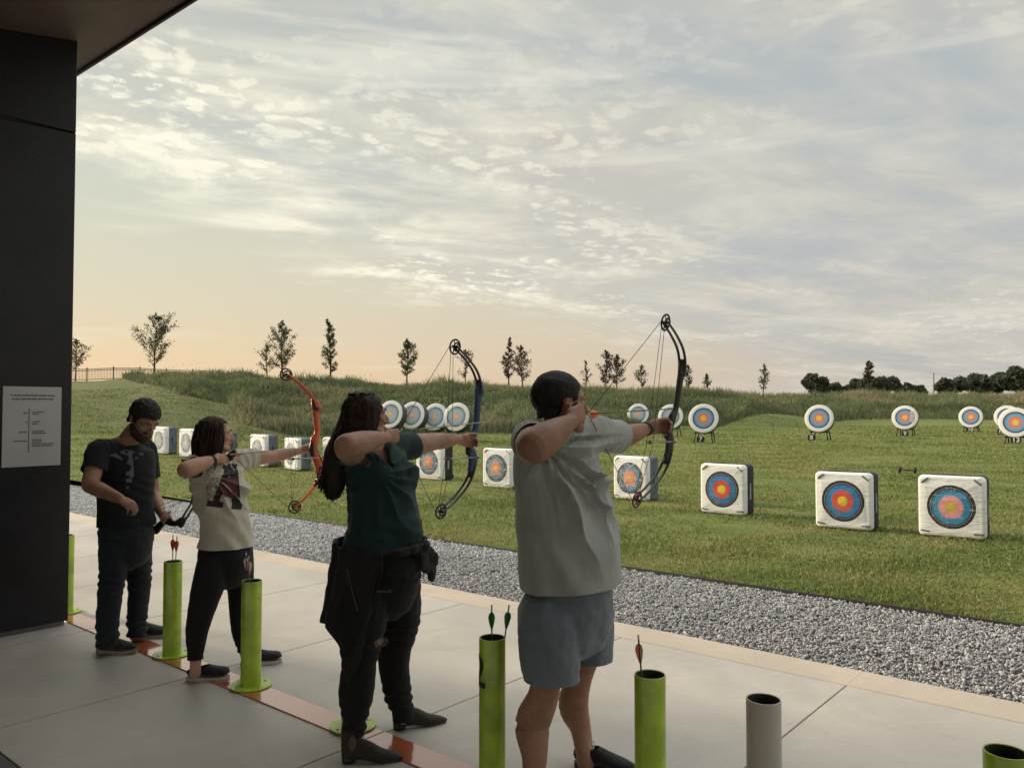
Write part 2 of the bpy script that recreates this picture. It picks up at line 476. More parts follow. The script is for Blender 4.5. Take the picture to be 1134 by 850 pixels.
M_GRASS = m_blades('grass_blades', (.095, .14, .036), (.21, .235, .07), (.34, .29, .13))
x, y = wedge(430000, 4.6, 58)
dcoord = x * D.x + y * D.y
k = (dcoord > G0 + .03) & (y < wild_base(x, y) + 1)
x, y = x[k], y[k]
z = terrain(x, y)
cl = vnoise(x, y * 1.3, 1.1) * .6 + vnoise(x + 9, y, .33) * .4
h = (.012 + .060 * cl ** 2.2 * rng.uniform(.6, 1.5, len(x))) * (1 + np.clip((y - 10) / 30, 0, 1) * .6)
wd = .004 + .0011 * y
blades('lawn_grass', x, y, z, h, wd * rng.uniform(.7, 1.3, len(x)), rng.uniform(.2, 1.1, len(x)), M_GRASS,
       np.clip(vnoise(x, y, 2.3) * .6 + rng.uniform(0, .5, len(x)) - .5 * np.clip((y - 24) / 14, 0, 1) * np.clip((-x - 6) / 6, 0, 1), 0, 1), np.clip(vnoise(x + 40, y * 1.5, .9) * 1.3 - .62 + rng.normal(0, .2, len(x)), 0, 1),
       label='short mown green grass of the range', cat='grass')

# wild meadow on the bank
M_WILD = m_blades('meadow_blades', (.070, .098, .046), (.20, .225, .11), (.31, .25, .16))
y = rng.uniform(38, 108, 520000); x = y * rng.uniform(-.62, .80, len(y))
wb = wild_base(x, y)
cc = 567 + 890 * x / y
k = (y > wb + rng.normal(0, .5, len(y)) ** 2) & (y < wb + 32) & (cc > 138)
x, y, wb, cc = x[k], y[k], wb[k], cc[k]
z = terrain(x, y)
n = len(x)
pn = np.clip(vnoise(x, y, 2.6) * .65 + vnoise(x + 31, y + 7, .9) * .45, 0, 1)
pn2 = vnoise(x + 13, y + 50, 5.5)
mound = np.exp(-((cc - 308) / 45) ** 2) * np.clip(1 - (y - 38) / 9, 0, 1) + .6 * np.exp(-((cc - 430) / 60) ** 2) * np.clip(1 - (y - 40) / 8, 0, 1)
h = (.22 + 1.15 * pn ** 2.2 + .7 * mound * vnoise(x + 3, y, 1.6)) * rng.uniform(.55, 1.15, n) * np.clip((y - wb) / 1.2 + .45, .3, 1)
right = np.clip((cc - 780) / 250, 0, 1)
dry = np.clip((pn2 - .60) * 1.6 + right * .36 * np.clip((y - wb) / 8, 0, 1.2) + rng.normal(0, .13, n), 0, .9)
blades('meadow', x, y, z, h, rng.uniform(.03, .085, n), rng.uniform(.1, .75, n), M_WILD,
       np.clip(pn * .55 + rng.uniform(0, .5, n), 0, 1), dry, label='tall unmown meadow plants covering the bank', cat='meadow')
# yellow flower heads on the meadow
y = rng.uniform(40, 100, 60000); x = y * rng.uniform(-.5, .78, len(y))
wb = wild_base(x, y); cc = 567 + 890 * x / y
pf = vnoise(x + 5, y + 5, 3.0)
k = (y > wb + .8) & (y < wb + 22) & (cc > 150) & (pf > .62) & (rng.uniform(0, 1, len(y)) < .5)
x, y = x[k], y[k]; n = len(x)
z = terrain(x, y) + rng.uniform(.4, 1.0, n)
s = rng.uniform(.015, .032, n)
v = np.zeros((n, 4, 3)); a = rng.uniform(0, 6.28, n)
for q, (sx, sz) in enumerate(((-1, -1), (1, -1), (1, 1), (-1, 1))):
    v[:, q] = np.stack([x + np.cos(a) * s * sx, y + np.sin(a) * s * sx, z + s * sz], 1)
tag(mesh_np('meadow_flowers', v.reshape(-1, 3), (np.arange(n)[:, None] * 4 + [0, 1, 2, 3]), mat('flower_yellow', (.42, .38, .12), .8), 4),
    'small yellow flower heads scattered over the bank', 'flowers', kind='stuff')

# ================================================================ deck, kerb band, gravel
def m_concrete(name, base, dark, wet=.5):
    m = bpy.data.materials.new(name); m.use_nodes = True; t = m.node_tree; b = t.nodes['Principled BSDF']
    tc = N(t, 'ShaderNodeTexCoord').outputs['Object']
    n1 = noise_n(t, tc, .9, 6, .62, .6); n2 = noise_n(t, tc, 5, 6, .7, .3); n3 = noise_n(t, tc, 120, 3, .7)
    c = mixc(t, maprange(t, n1, .3, .72), dark, base)
    c = mixc(t, math_n(t, 'MULTIPLY', maprange(t, n2, .52, .75), .22), c, tuple(x * .62 for x in base))
    n4 = noise_n(t, mapping(t, tc, rot=(0, 0, R(40)), scale=(1, 5, 1)), 3.0, 6, .7, .8); n5 = noise_n(t, tc, 17, 5, .75, .4)
    c = mixc(t, math_n(t, 'MULTIPLY', maprange(t, n4, .58, .70), .30), c, tuple(x * 1.35 for x in base))
    c = mixc(t, math_n(t, 'MULTIPLY', maprange(t, n5, .60, .72), .38), c, tuple(x * .5 for x in base))
    n6 = noise_n(t, tc, 1.7, 5, .6, 1.0)
    c = mixc(t, math_n(t, 'MULTIPLY', maprange(t, n6, .54, .60), .16), c, tuple(x * .6 for x in base))
    c = mixc(t, math_n(t, 'MULTIPLY', maprange(t, n3, .3, .5, 1, 0), .10), c, tuple(x * .6 for x in base))
    t.links.new(c, b.inputs['Base Color'])
    t.links.new(maprange(t, n1, .25, .75, wet - .1, wet + .14), b.inputs['Roughness'])
    b.inputs['Specular IOR Level'].default_value = .45
    bp = N(t, 'ShaderNodeBump'); bp.inputs['Strength'].default_value = .12; bp.inputs['Distance'].default_value = .01
    t.links.new(n3, bp.inputs['Height']); t.links.new(bp.outputs[0], b.inputs['Normal'])
    return m
CONC = m_concrete('deck_concrete', (.47, .435, .385), (.375, .35, .315))
CONC2 = m_concrete('kerb_concrete', (.50, .42, .33), (.41, .35, .28), .6)
JOINT = mat('joint_filler', (.03, .028, .025), .95)
SL1, SL2, SL3 = 1.40, 4.92, 5.25
g = .0045
bm = bmesh.new()
ax = (L, D, UP)
Ls = [1.57 + 1.545 * k for k in range(-12, 14)]
def panel(bm, d0, d1, l0, l1, top=0.0, th=.12):
    box(bm, DL((d0 + d1) / 2, (l0 + l1) / 2, top - th / 2), (l1 - l0), (d1 - d0), th, (L, -D, UP), bev=.003)
for a, b_ in zip(Ls, Ls[1:]):
    panel(bm, SL1 + g, 2.635, a + g, b_ - g)
    panel(bm, 2.635 + .002, SL2 - g, a + g, b_ - g)
tag(obj('concrete_deck', bm, CONC, smooth=False), kind='structure')
bm = bmesh.new()
for a, b_ in zip(Ls[::3], Ls[3::3]): panel(bm, SL2 + g, SL3, a, b_ - .0)
tag(obj('deck_edge', bm, CONC2, smooth=False), kind='structure')
bm = bmesh.new()
for a, b_ in zip(Ls, Ls[1:]): 
    panel(bm, -1.6, SL1 - g, a + g, b_ - g); panel(bm, -8, -1.6 - g, a + g, b_ - g)
tag(obj('floor', bm, m_concrete('floor_concrete', (.12, .115, .115), (.07, .068, .07), .5), smooth=False), kind='structure')
bm = bmesh.new(); box(bm, DL(-1.4, 0, -.08), 44, 13.2, .1, (L, -D, UP))
tag(obj('joint_bed', bm, JOINT, smooth=False), kind='structure')

# glossy red shooting line
m = bpy.data.materials.new('red_line_paint'); m.use_nodes = True; t = m.node_tree; b = t.nodes['Principled BSDF']
tc = N(t, 'ShaderNodeTexCoord').outputs['Object']
t.links.new(mixc(t, maprange(t, noise_n(t, tc, 3, 5, .6), .35, .7), (.34, .085, .035), (.40, .12, .055)), b.inputs['Base Color'])
b.inputs['Roughness'].default_value = .2; b.inputs['Coat Weight'].default_value = 1.0; b.inputs['Coat Roughness'].default_value = .06; b.inputs['Coat IOR'].default_value = 1.7
bp = N(t, 'ShaderNodeBump'); bp.inputs['Strength'].default_value = .03; bp.inputs['Distance'].default_value = .01
t.links.new(noise_n(t, tc, 40, 3, .6), bp.inputs['Height']); t.links.new(bp.outputs[0], b.inputs['Normal'])
bm = bmesh.new()
for a, b_ in zip(Ls[3:-2], Ls[4:-1]): box(bm, DL(2.635, (a + b_) / 2, .004), b_ - a - .008, .165, .008, (L, -D, UP), bev=.002)
tag(obj('shooting_line', bm, m, smooth=False), kind='structure')

# gravel
bm = bmesh.new(); box(bm, DL((SL3 + G0) / 2, 0, -.10), 60, G0 - SL3, .1, (L, -D, UP))
tag(obj('gravel_bed', bm, mat('gravel_dust', (.12, .12, .125), .95, .3, 20, .5, 80), smooth=False), kind='structure')
bm = bmesh.new(); box(bm, DL(G0 + .006, 0, -.07), 60, .012, .16, (L, -D, UP))
tag(obj('metal_edging', bm, mat('edging_steel', (.03, .028, .025), .6), smooth=False), 'thin dark steel edging strip between gravel and lawn', 'edging')

def gravel():
    t = bmesh.new(); bmesh.ops.create_icosphere(t, subdivisions=1, radius=1)
    base = np.array([v.co[:] for v in t.verts]); fc = np.array([[v.index for v in f.verts] for f in t.faces]); t.free()
    n = 140000
    l = rng.uniform(-8, 19, n * 2); d = rng.uniform(SL3 + .0, G0 - .005, n * 2)
    X = D.x * d + L.x * l; Yy = D.y * d + L.y * l
    k = (Yy > 1.6) & (np.abs(X / Yy) < 1.15)
    l, d, X, Yy = l[k][:n], d[k][:n], X[k][:n], Yy[k][:n]; n = len(l)
    s = rng.uniform(.0055, .0125, n) * (1 + .35 * (Yy > 9))
    sc = np.stack([s * rng.uniform(.8, 1.4, n), s * rng.uniform(.7, 1.2, n), s * rng.uniform(.5, .95, n)], 1)
    jit = 1 + rng.uniform(-.32, .32, (n, 12, 1))
    v = base[None] * jit * sc[:, None, :]
    A = rng.normal(size=(n, 4)); A /= np.linalg.norm(A, axis=1, keepdims=True)
    w_, x_, y_, z_ = A.T
    Rm = np.stack([1 - 2 * (y_ ** 2 + z_ ** 2), 2 * (x_ * y_ - z_ * w_), 2 * (x_ * z_ + y_ * w_), 2 * (x_ * y_ + z_ * w_), 1 - 2 * (x_ ** 2 + z_ ** 2), 2 * (y_ * z_ - x_ * w_), 2 * (x_ * z_ - y_ * w_), 2 * (y_ * z_ + x_ * w_), 1 - 2 * (x_ ** 2 + y_ ** 2)], 1).reshape(n, 3, 3)
    v = np.einsum('nij,nkj->nki', Rm, v)
    zz = -.045 + rng.uniform(0, .03, n) + .012 * vnoise(X, Yy, .4)
    spill = (np.abs(d - SL3) < .02)
    v += np.stack([X, Yy, zz], 1)[:, None, :]
    f = (np.arange(n)[:, None, None] * 12 + fc[None]).reshape(-1, 3)
    m = bpy.data.materials.new('gravel_stone'); m.use_nodes = True; t = m.node_tree; b = t.nodes['Principled BSDF']
    a = N(t, 'ShaderNodeAttribute'); a.attribute_name = 'tint'
    r = N(t, 'ShaderNodeValToRGB'); t.links.new(a.outputs['Fac'], r.inputs[0])
    e = r.color_ramp.elements
    while len(e) < 5: e.new(.5)
    for i, (p, c) in enumerate([(0, (.15, .148, .15)), (.3, (.24, .238, .24)), (.6, (.33, .33, .33)), (.85, (.45, .44, .42)), (1, (.64, .62, .58))]):
        e[i].position = p; e[i].color = (*c, 1)
    t.links.new(r.outputs[0], b.inputs['Base Color']); b.inputs['Roughness'].default_value = .8
    tag(mesh_np('gravel', v.reshape(-1, 3), f, m, 3, attr={'tint': np.repeat(rng.beta(2.3, 2.1, n), 12)}),
        'loose grey crushed stones between deck and lawn', 'gravel', kind='stuff')
gravel()

# ================================================================ building
WL = 6.47     # wall plane along the line
slope = math.tan(R(10))
def roof_z(d): return 4.43 + (d - 2.53) * slope
m = bpy.data.materials.new('dark_panel'); m.use_nodes = True; t = m.node_tree; b = t.nodes['Principled BSDF']
tc = N(t, 'ShaderNodeTexCoord').outputs['Object']
t.links.new(mixc(t, maprange(t, noise_n(t, tc, 2.2, 6, .6), .3, .7), (.007, .007, .010), (.014, .013, .019)), b.inputs['Base Color'])
b.inputs['Roughness'].default_value = .42; b.inputs['Metallic'].default_value = .3
bp = N(t, 'ShaderNodeBump'); bp.inputs['Strength'].default_value = .15; bp.inputs['Distance'].default_value = .01
t.links.new(noise_n(t, tc, 90, 3, .7), bp.inputs['Height']); t.links.new(bp.outputs[0], b.inputs['Normal'])
PANEL = m
SOFF = mat('soffit_board', (.13, .085, .085), .55, .08, 3, .1, 60)
bld = empty('pavilion', DL(2.0, WL + .1), 'dark clad open pavilion with deep sloping roof over the shooting deck', 'building')
bm = bmesh.new()
zj = 3.72
for z0, z1 in ((.035, zj - .004), (zj + .004, 6)):
    # wall panels; top follows the roof slope
    d0, d1, l0, l1 = -3.0, 2.53, WL, WL + .22
    v = []
    for l in (l0, l1):
        for d in (d0, d1):
            for zz in (z0, z1):
                top = roof_z(d) - .002
                v.append(bm.verts.new(DL(d, l, min(zz, top) if zz == z1 else min(zz, top))))
    if roof_z(d0) < z0:
        dm = 2.53 + (z0 - 4.43) / slope + .02
        bmesh.ops.delete(bm, geom=v, context='VERTS'); v = []
        for l in (l0, l1):
            for d in (dm, d1):
                for zz in (z0, roof_z(d) - .002): v.append(bm.verts.new(DL(d, l, zz)))
    for f in ((0, 1, 3, 2), (4, 6, 7, 5), (0, 4, 5, 1), (2, 3, 7, 6), (0, 2, 6, 4), (1, 5, 7, 3)): bm.faces.new([v[i] for i in f])
bmesh.ops.recalc_face_normals(bm, faces=bm.faces)
bmesh.ops.bevel(bm, geom=bm.edges[:], offset=.004, segments=1, affect='EDGES')
obj('wall', bm, PANEL, bld, smooth=False)
bm = bmesh.new(); box(bm, DL((2.53 - 3) / 2, WL + .11, .0175), .16, 5.5, .031, (L, -D, UP))
obj('base_trim', bm, mat('base_steel', (.16, .155, .15), .5), bld, smooth=False)
bm = bmesh.new(); box(bm, DL(2.534, WL + .11, 2.2), .16, .006, 4.3, (L, -D, UP))
obj('edge_trim', bm, mat('edge_metal', (.08, .055, .045), .4, metal=.5), bld, smooth=False)
bm = bmesh.new()
v = []
for l in (-13, 12):
    for d in (-5.5, 2.80):
        for dz in (0, .42): v.append(bm.verts.new(DL(d, l, roof_z(d) + dz)))
for f in ((0, 1, 3, 2), (4, 6, 7, 5), (0, 4, 5, 1), (2, 3, 7, 6), (0, 2, 6, 4), (1, 5, 7, 3)): bm.faces.new([v[i] for i in f])
bmesh.ops.recalc_face_normals(bm, faces=bm.faces)
obj('roof', bm, SOFF, bld, smooth=False)
bm = bmesh.new(); box(bm, DL(2.81, -.5, roof_z(2.8) + .19), 25, .02, .44, (L, -D, UP))
obj('fascia', bm, PANEL, bld, smooth=False)

# notice on the wall
def wallpt(px, py):        # where the view ray meets the wall plane
    r = ray(px, py); o = Vector((0, 0, EYE)); return o + r * ((WL - o.dot(L)) / r.dot(L))
n0, n1_, n2_ = wallpt(3, 428), wallpt(68, 428), wallpt(68, 514)
cw = (n1_ - n0).length; ch = abs(wallpt(35, 428).z - wallpt(35, 516).z)
nc_ = (wallpt(3, 428) + wallpt(68, 428)) / 2; zc = (wallpt(35, 428).z + wallpt(35, 516).z) / 2
nc_ = Vector((nc_.x, nc_.y, zc))
nb = empty('notice', nc_, 'white printed notice sheet mounted on the dark wall', 'sign')
bm = bmesh.new(); box(bm, nc_ - L * .004, cw, .005, ch, (D, L, UP), bev=.001)
obj('sheet', bm, mat('notice_paper', (.40, .41, .42), .5, .05, 2), nb, smooth=False)
bm = bmesh.new()
def bar(u, v_, wu, hv): box(bm, nc_ - L * .0078 + D * (u * cw) + UP * (v_ * ch), wu * cw, .002, hv * ch, (D, L, UP))
for k in range(16): bar(-.36 + k * .048 + .006 * (k % 3), .39, .030 + .008 * ((k * 7) % 3), .016)
for k in range(15): bar(-.34 + k * .048 + .005 * (k % 2), .345, .028 + .01 * ((k * 5) % 3), .016)
bar(-.06, -.05, .010, .55)
for v_, wds in ((.18, (.16,)), (.155, (.10,)), (.06, (.14,)), (.03, (.06,)), (-.06, (.17,)), (-.085, (.19,)), (-.17, (.16,)), (-.195, (.13,)), (-.22, (.38,)), (-.245, (.33,))):
    x0 = .0
    while x0 < wds[0]:
        q = random.uniform(.03, .06); bar(x0 + q / 2, v_, q, .012); x0 += q + .012
for v_, q in ((.17, .07), (.05, .03), (-.07, .13), (-.18, .22)): bar(-.09 - q / 2, v_, q, .012)
obj('print', bm, mat('notice_ink', (.10, .105, .11), .6), nb, smooth=False)
# ================================================================ materials for objects
BLACK = mat('black_plastic', (.014, .014, .016), .45)
BLACKM = mat('black_steel', (.012, .012, .013), .5, metal=.2)
WHITEP = mat('white_print', (.70, .69, .66), .6)
GREEN = mat('lime_paint', (.33, .47, .025), .36, .13, 11, .06, 120, coat=.25)
GREYT = mat('grey_pvc', (.44, .41, .36), .45, .05, 3)
STEEL = mat('bolt_steel', (.45, .45, .44), .35, metal=.9)

def rings_mat(name, rings, wrinkle=.3, noise_wear=0.0, wear_col=(.6, .6, .57), axis='XZ', lines=True):
    """printed concentric rings by true radius from the object's own centre; rings = [(outer radius, colour)] inside out"""
    m = bpy.data.materials.new(name); m.use_nodes = True; t = m.node_tree; b = t.nodes['Principled BSDF']
    tc = N(t, 'ShaderNodeTexCoord').outputs['Object']
    sp = N(t, 'ShaderNodeSeparateXYZ'); t.links.new(tc, sp.inputs[0])
    r = math_n(t, 'SQRT', math_n(t, 'ADD', math_n(t, 'POWER', sp.outputs[0], 2), math_n(t, 'POWER', sp.outputs[2], 2)))
    wob = noise_n(t, tc, 9, 3, .6)
    r = math_n(t, 'ADD', r, math_n(t, 'MULTIPLY', math_n(t, 'SUBTRACT', wob, .5), .012))
    c = rings[-1][1]
    for rad, col_ in rings[:-1][::-1]:
        c = mixc(t, math_n(t, 'LESS_THAN', r, rad), c, col_)
    if noise_wear:
        wn = noise_n(t, tc, 26, 5, .75, .5)
        c = mixc(t, math_n(t, 'MULTIPLY', maprange(t, wn, .60 - noise_wear * .22, .68 - noise_wear * .1), math_n(t, 'LESS_THAN', r, rings[-2][0])), c, wear_col)
    dirt = noise_n(t, tc, 4, 5, .6)
    c = mixc(t, math_n(t, 'MULTIPLY', maprange(t, dirt, .5, .8), .3), c, (.33, .31, .27))
    t.links.new(c, b.inputs['Base Color']); b.inputs['Roughness'].default_value = .72; b.inputs['Specular IOR Level'].default_value = .25
    bp = N(t, 'ShaderNodeBump'); bp.inputs['Strength'].default_value = wrinkle; bp.inputs['Distance'].default_value = .02
    t.links.new(noise_n(t, mapping(t, tc, scale=(3, 1, 16)), 1.6, 5, .6, .8), bp.inputs['Height']); t.links.new(bp.outputs[0], b.inputs['Normal'])
    return m

BW = (.69, .685, .66)
def bag_rings(blue, red, yel, R0=.272, blk=(.028, .028, .032)):
    return [(.058 * R0 / .272, yel), (.062 * R0 / .272, tuple(x * .5 for x in yel)), (.066 * R0 / .272, yel), (.128, red), (.132, tuple(x * .5 for x in red)), (.142, red),
            (.205, blue), (.208, tuple(x * .5 for x in blue)), (.218, blue), (.232, blk), (.238, (.30, .28, .25)), (R0, blk), (1, BW)]
BAGM = {
    'vivid': rings_mat('bag_face_vivid', bag_rings((.035, .17, .36), (.55, .085, .06), (.60, .42, .03)), .6),
    'pink': rings_mat('bag_face_pink', bag_rings((.05, .21, .36), (.62, .27, .25), (.54, .38, .06)), .7, .1),
    'worn': rings_mat('bag_face_worn', bag_rings((.10, .20, .28), (.60, .20, .11), (.58, .36, .12)), .7, .5, (.42, .45, .48)),
    'pale': rings_mat('bag_face_pale', bag_rings((.22, .27, .31), (.44, .42, .42), (.48, .46, .42), blk=(.085, .10, .12)), .7, .7, (.45, .47, .48)),
}
SIDEB = mat('bag_side_black', (.018, .019, .024), .7, .2, 6, .3, 30)
SIDEG = mat('bag_side_grey', (.12, .135, .165), .75, .2, 6, .3, 30)
LOGO = mat('bag_logo_ink', (.05, .05, .055), .7)
LOGOW = mat('bag_logo_white', (.42, .42, .44), .7)

def rrect(w, h, r, n=7):
    pts = []
    for cx, cz, a0 in ((w / 2 - r, h / 2 - r, 0), (-w / 2 + r, h / 2 - r, 90), (-w / 2 + r, -h / 2 + r, 180), (w / 2 - r, -h / 2 + r, 270)):
        for k in range(n):
            a = R(a0 + 90 * k / (n - 1)); pts.append((cx + r * math.cos(a), cz + r * math.sin(a)))
    return pts

def bag_target(loc, rz, w, h, th, face, side, seed, wheels, label, group='square foam bag targets on the lawn', sag=.5):
    """local frame: x to the viewer's right, -y front, z up, origin bottom centre"""
    rd = random.Random(seed)
    root = empty('bag_target', loc, label, 'archery target', group)
    root.rotation_euler = (0, 0, rz)
    zc = h / 2
    prof = rrect(w, h, .060)
    nlay = [(0, .965), (.012, .99), (.04, 1.0), (.075, 1.0)]
    def ring(bm, y, s):
        return [bm.verts.new((x * s + .006 * noise.noise(Vector((x * 5, y * 5, z * 5 + seed))), y + .01 * noise.noise(Vector((x * 4 + seed, z * 4, 0))), z * s + .006 * noise.noise(Vector((z * 6, seed, x * 6))))) for x, z in prof]
    # white front: domed grid made of shrinking copies of the outline
    bm = bmesh.new(); prev = None; n = len(prof)
    steps = [(.085, 1.0), (.05, 1.0), (.02, .99), (.004, .97), (-.004, .94)] + [(-.004 - .022 * (1 - s * s), s) for s in (.9, .84, .78, .7, .62, .54, .46, .38, .3, .22, .14, .07)]
    for i, (y, s) in enumerate(steps):
        r = []
        for x, z in prof:
            xx, zz = x * s, z * s
            wr = .011 * noise.noise(Vector((xx * 3, zz * 22 + seed * 3, seed))) + .010 * noise.noise(Vector((xx * 4, zz * 7, seed + 5)))
            k = 0 if i < 2 else 1
            e = 1 + .010 * noise.noise(Vector((x * 6, z * 6, seed * 2.3)))
            r.append(bm.verts.new((xx * e, y + wr * k, zz * e)))
        if prev:
            for q in range(n): bm.faces.new((prev[q], prev[(q + 1) % n], r[(q + 1) % n], r[q]))
        prev = r
    bm.faces.new(prev)
    bmesh.ops.recalc_face_normals(bm, faces=bm.faces)
    f = obj('face', bm, BAGM[face], root, world=False); f.location = (0, 0, zc)
    bm = bmesh.new(); prev = None
    for y, s in ((.086, .94), (.086, 1.006), (.12, 1.012), (th * .5, 1.016), (th - .05, 1.01), (th - .015, .985), (th, .93)):
        r = [bm.verts.new((x * s * (1 + .008 * noise.noise(Vector((x * 7, y * 9, seed)))), y, z * s * (1 + .008 * noise.noise(Vector((seed, y * 9, z * 7)))))) for x, z in prof]
        if prev:
            for q in range(n): bm.faces.new((prev[q], prev[(q + 1) % n], r[(q + 1) % n], r[q]))
        else: bm.faces.new(r[::-1])
        prev = r
    bm.faces.new(prev); bmesh.ops.recalc_face_normals(bm, faces=bm.faces)
    o = obj('side_band', bm, side, root, world=False); o.location = (0, 0, zc)
    # corner marks and side mark
    for sx, sz, ang in ((-1, 1, 38), (1, 1, -38), (-1, -1, -6), (1, -1, 2)):
        bm = bmesh.new()
        a = R(ang); ux = Vector((math.cos(a), 0, math.sin(a))); uz = Vector((-math.sin(a), 0, math.cos(a)))
        c = Vector((sx * w * .39, -.014, sz * h * .415))
        if sx > 0 and sz > 0:
            pass
        q = -.05
        while q < .05:
            ln = rd.uniform(.008, .016); box(bm, c + ux * (q + ln / 2) + Vector((0, .004, 0)), ln, .012, .016, (ux, Vector((0, 1, 0)), uz)); q += ln + .003
        o = obj('logo_mark', bm, LOGO, root, smooth=False, world=False); o.location = (0, 0, zc)
    bm = bmesh.new(); q = -.13
    while q < .10:
        ln = rd.uniform(.014, .024); box(bm, (w / 2 * 1.014, th * .5 + .01, q), .006, .045, ln); q += ln + .006
    o = obj('side_mark', bm, LOGOW if side is SIDEB else SIDEB, root, smooth=False, world=False); o.location = (0, 0, zc)
    # strap along the top edge
    bm = bmesh.new(); tube(bm, [(-w * .3, .085, h + .004), (-w * .1, .08, h + .012), (w * .12, .09, h + .006), (w * .3, .085, h + .004)], [(.012, .004)] * 4, ref=(0, 1, 0), n=8)
    obj('carry_strap', bm, BLACK, root, world=False)
    if wheels:
        for sx in (-1, 1):
            bm = bmesh.new(); c = Vector((sx * (w / 2 - .10), th + .06, .065))
            wheel(bm, c, Vector((1, 0, 0)), .065, .035)
            obj('wheel', bm, BLACKM, root, world=False)
        bm = bmesh.new(); cyl(bm, (-w / 2 + .1, th + .06, .065), (w / 2 - .1, th + .06, .065), .009); box(bm, (0, th + .03, .05), w * .6, .07, .02)
        obj('wheel_axle', bm, BLACKM, root, smooth=False, world=False)
    return root

def wheel(bm, c, axis, r, wd, spokes=6, tw=None):
    axis = axis.normalized(); u = axis.orthogonal().normalized(); v = axis.cross(u)
    tw = tw or r * .16
    pts = [c + u * (math.cos(2 * math.pi * k / 24) * (r - tw)) + v * (math.sin(2 * math.pi * k / 24) * (r - tw)) for k in range(25)]
    tube(bm, pts, [(wd / 2, tw)] * 25, ref=axis, n=8, sub=1, cap=False)
    for k in range(spokes):
        a = 2 * math.pi * k / spokes; d = u * math.cos(a) + v * math.sin(a)
        tube(bm, [c, c + d * (r - tw)], [(wd * .25, tw * .55)] * 2, ref=axis, n=6, sub=1, round_=False)
    tube(bm, [c - axis * wd * .5, c + axis * wd * .5], [r * .2] * 2, n=12, sub=1, round_=False, ref=u)

FACE_RZ = math.atan2(D.y, D.x) - math.pi / 2     # local +y -> down the range
bags = [  # base centre pixel (x, y), width px of face, face style, side, wheels, rz tweak, label
    (1054, 597.5, .755, .765, 'pink', SIDEB, False, 3, 'square white bag target with faded pink rings, nearest and rightmost of the row'),
    (934, 587.5, .735, .755, 'vivid', SIDEB, False, 2, 'square white bag target with vivid rings, second from the right of the row'),
    (800, 570.5, .73, .76, 'vivid', SIDEB, False, 0, 'square white bag target with vivid rings, third from the right of the row'),
    (698, 554.5, .71, .76, 'worn', SIDEG, True, -3, 'scuffed wheeled bag target with orange centre, behind the big black bow'),
    (550, 541, .73, .78, 'worn', SIDEB, False, 2, 'scuffed white bag target partly hidden behind the man in shorts'),
    (475, 532, .78, .77, 'worn', SIDEB, True, 4, 'white bag target with wheels below the outstretched arm of the woman in green'),
    (368, 522, .80, .80, 'pale', SIDEG, False, 0, 'white bag target mostly hidden behind the long hair of the woman in green'),
    (322, 520.5, .84, .77, 'pale', SIDEG, False, -12, 'leaning pale grey bag target behind the hand of the orange bow archer'),
    (285, 516.5, .84, .80, 'pale', SIDEG, True, -6, 'pale bag target with wheels under the arm of the young woman'),
    (241, 511.5, .84, .80, 'pale', SIDEG, False, -4, 'pale bag target hidden behind the face of the young woman'),
    (206, 506.5, .82, .80, 'pale', SIDEG, False, 0, 'pale bag target just left of the dark haired young woman'),
    (176, 503, .80, .80, 'pale', SIDEG, False, 2, 'leftmost pale bag target, beside the bearded man\'s face'),
]
for i, (px, py, w_, h_, fc_, sd_, wh, tz, lab) in enumerate(bags):
    p = onground(px, py)
    bag_target(p + Vector((0, 0, .012)), FACE_RZ + R(tz), w_, h_, .34 if i < 3 else .36, fc_, sd_, i * 3.7 + 1, wh, lab)

# ---------------------------------------------------------------- round butts on easels
RW = (.66, .65, .61)
def round_rings(worn):
    b_ = (.15, .30, .47) if not worn else (.30, .38, .43)
    r_ = (.60, .17, .11) if not worn else (.52, .30, .24)
    if worn: return [(.06, (.62, .42, .12)), (.085, (.60, .38, .14)), (.16, r_), (.165, (.2, .12, .12)), (.27, b_), (.275, (.12, .16, .2)), (.36, tuple(x * .85 for x in b_)), (.45, (.12, .155, .19)), (1, RW)]
    return [(.07, (.66, .46, .08)), (.075, (.3, .2, .03)), (.125, (.66, .42, .09)), (.13, (.3, .1, .06)), (.235, r_), (.24, (.2, .08, .06)), (.32, b_), (.325, (.08, .12, .2)), (.385, tuple(x * .8 for x in b_)), (.445, (.045, .06, .085)), (1, RW)]
RM = [rings_mat('round_face_print', round_rings(False), .2), rings_mat('round_face_faded', round_rings(True), .3, .35, (.5, .5, .48))]
STRAW = mat('butt_foam_side', (.075, .08, .08), .9, .25, 20, .5, 40)

def digit_mesh(txt, size, ext=.004):
    c = bpy.data.curves.new('txt', 'FONT'); c.body = txt; c.size = size; c.extrude = ext; c.offset = size * .018
    c.align_x = 'CENTER'; c.align_y = 'CENTER'
    o = bpy.data.objects.new('txt', c); COL.objects.link(o)
    dg = bpy.context.evaluated_depsgraph_get()
    me = bpy.data.meshes.new_from_object(o.evaluated_get(dg))
    bpy.data.objects.remove(o); bpy.data.curves.remove(c)
    me.materials.clear()
    return me

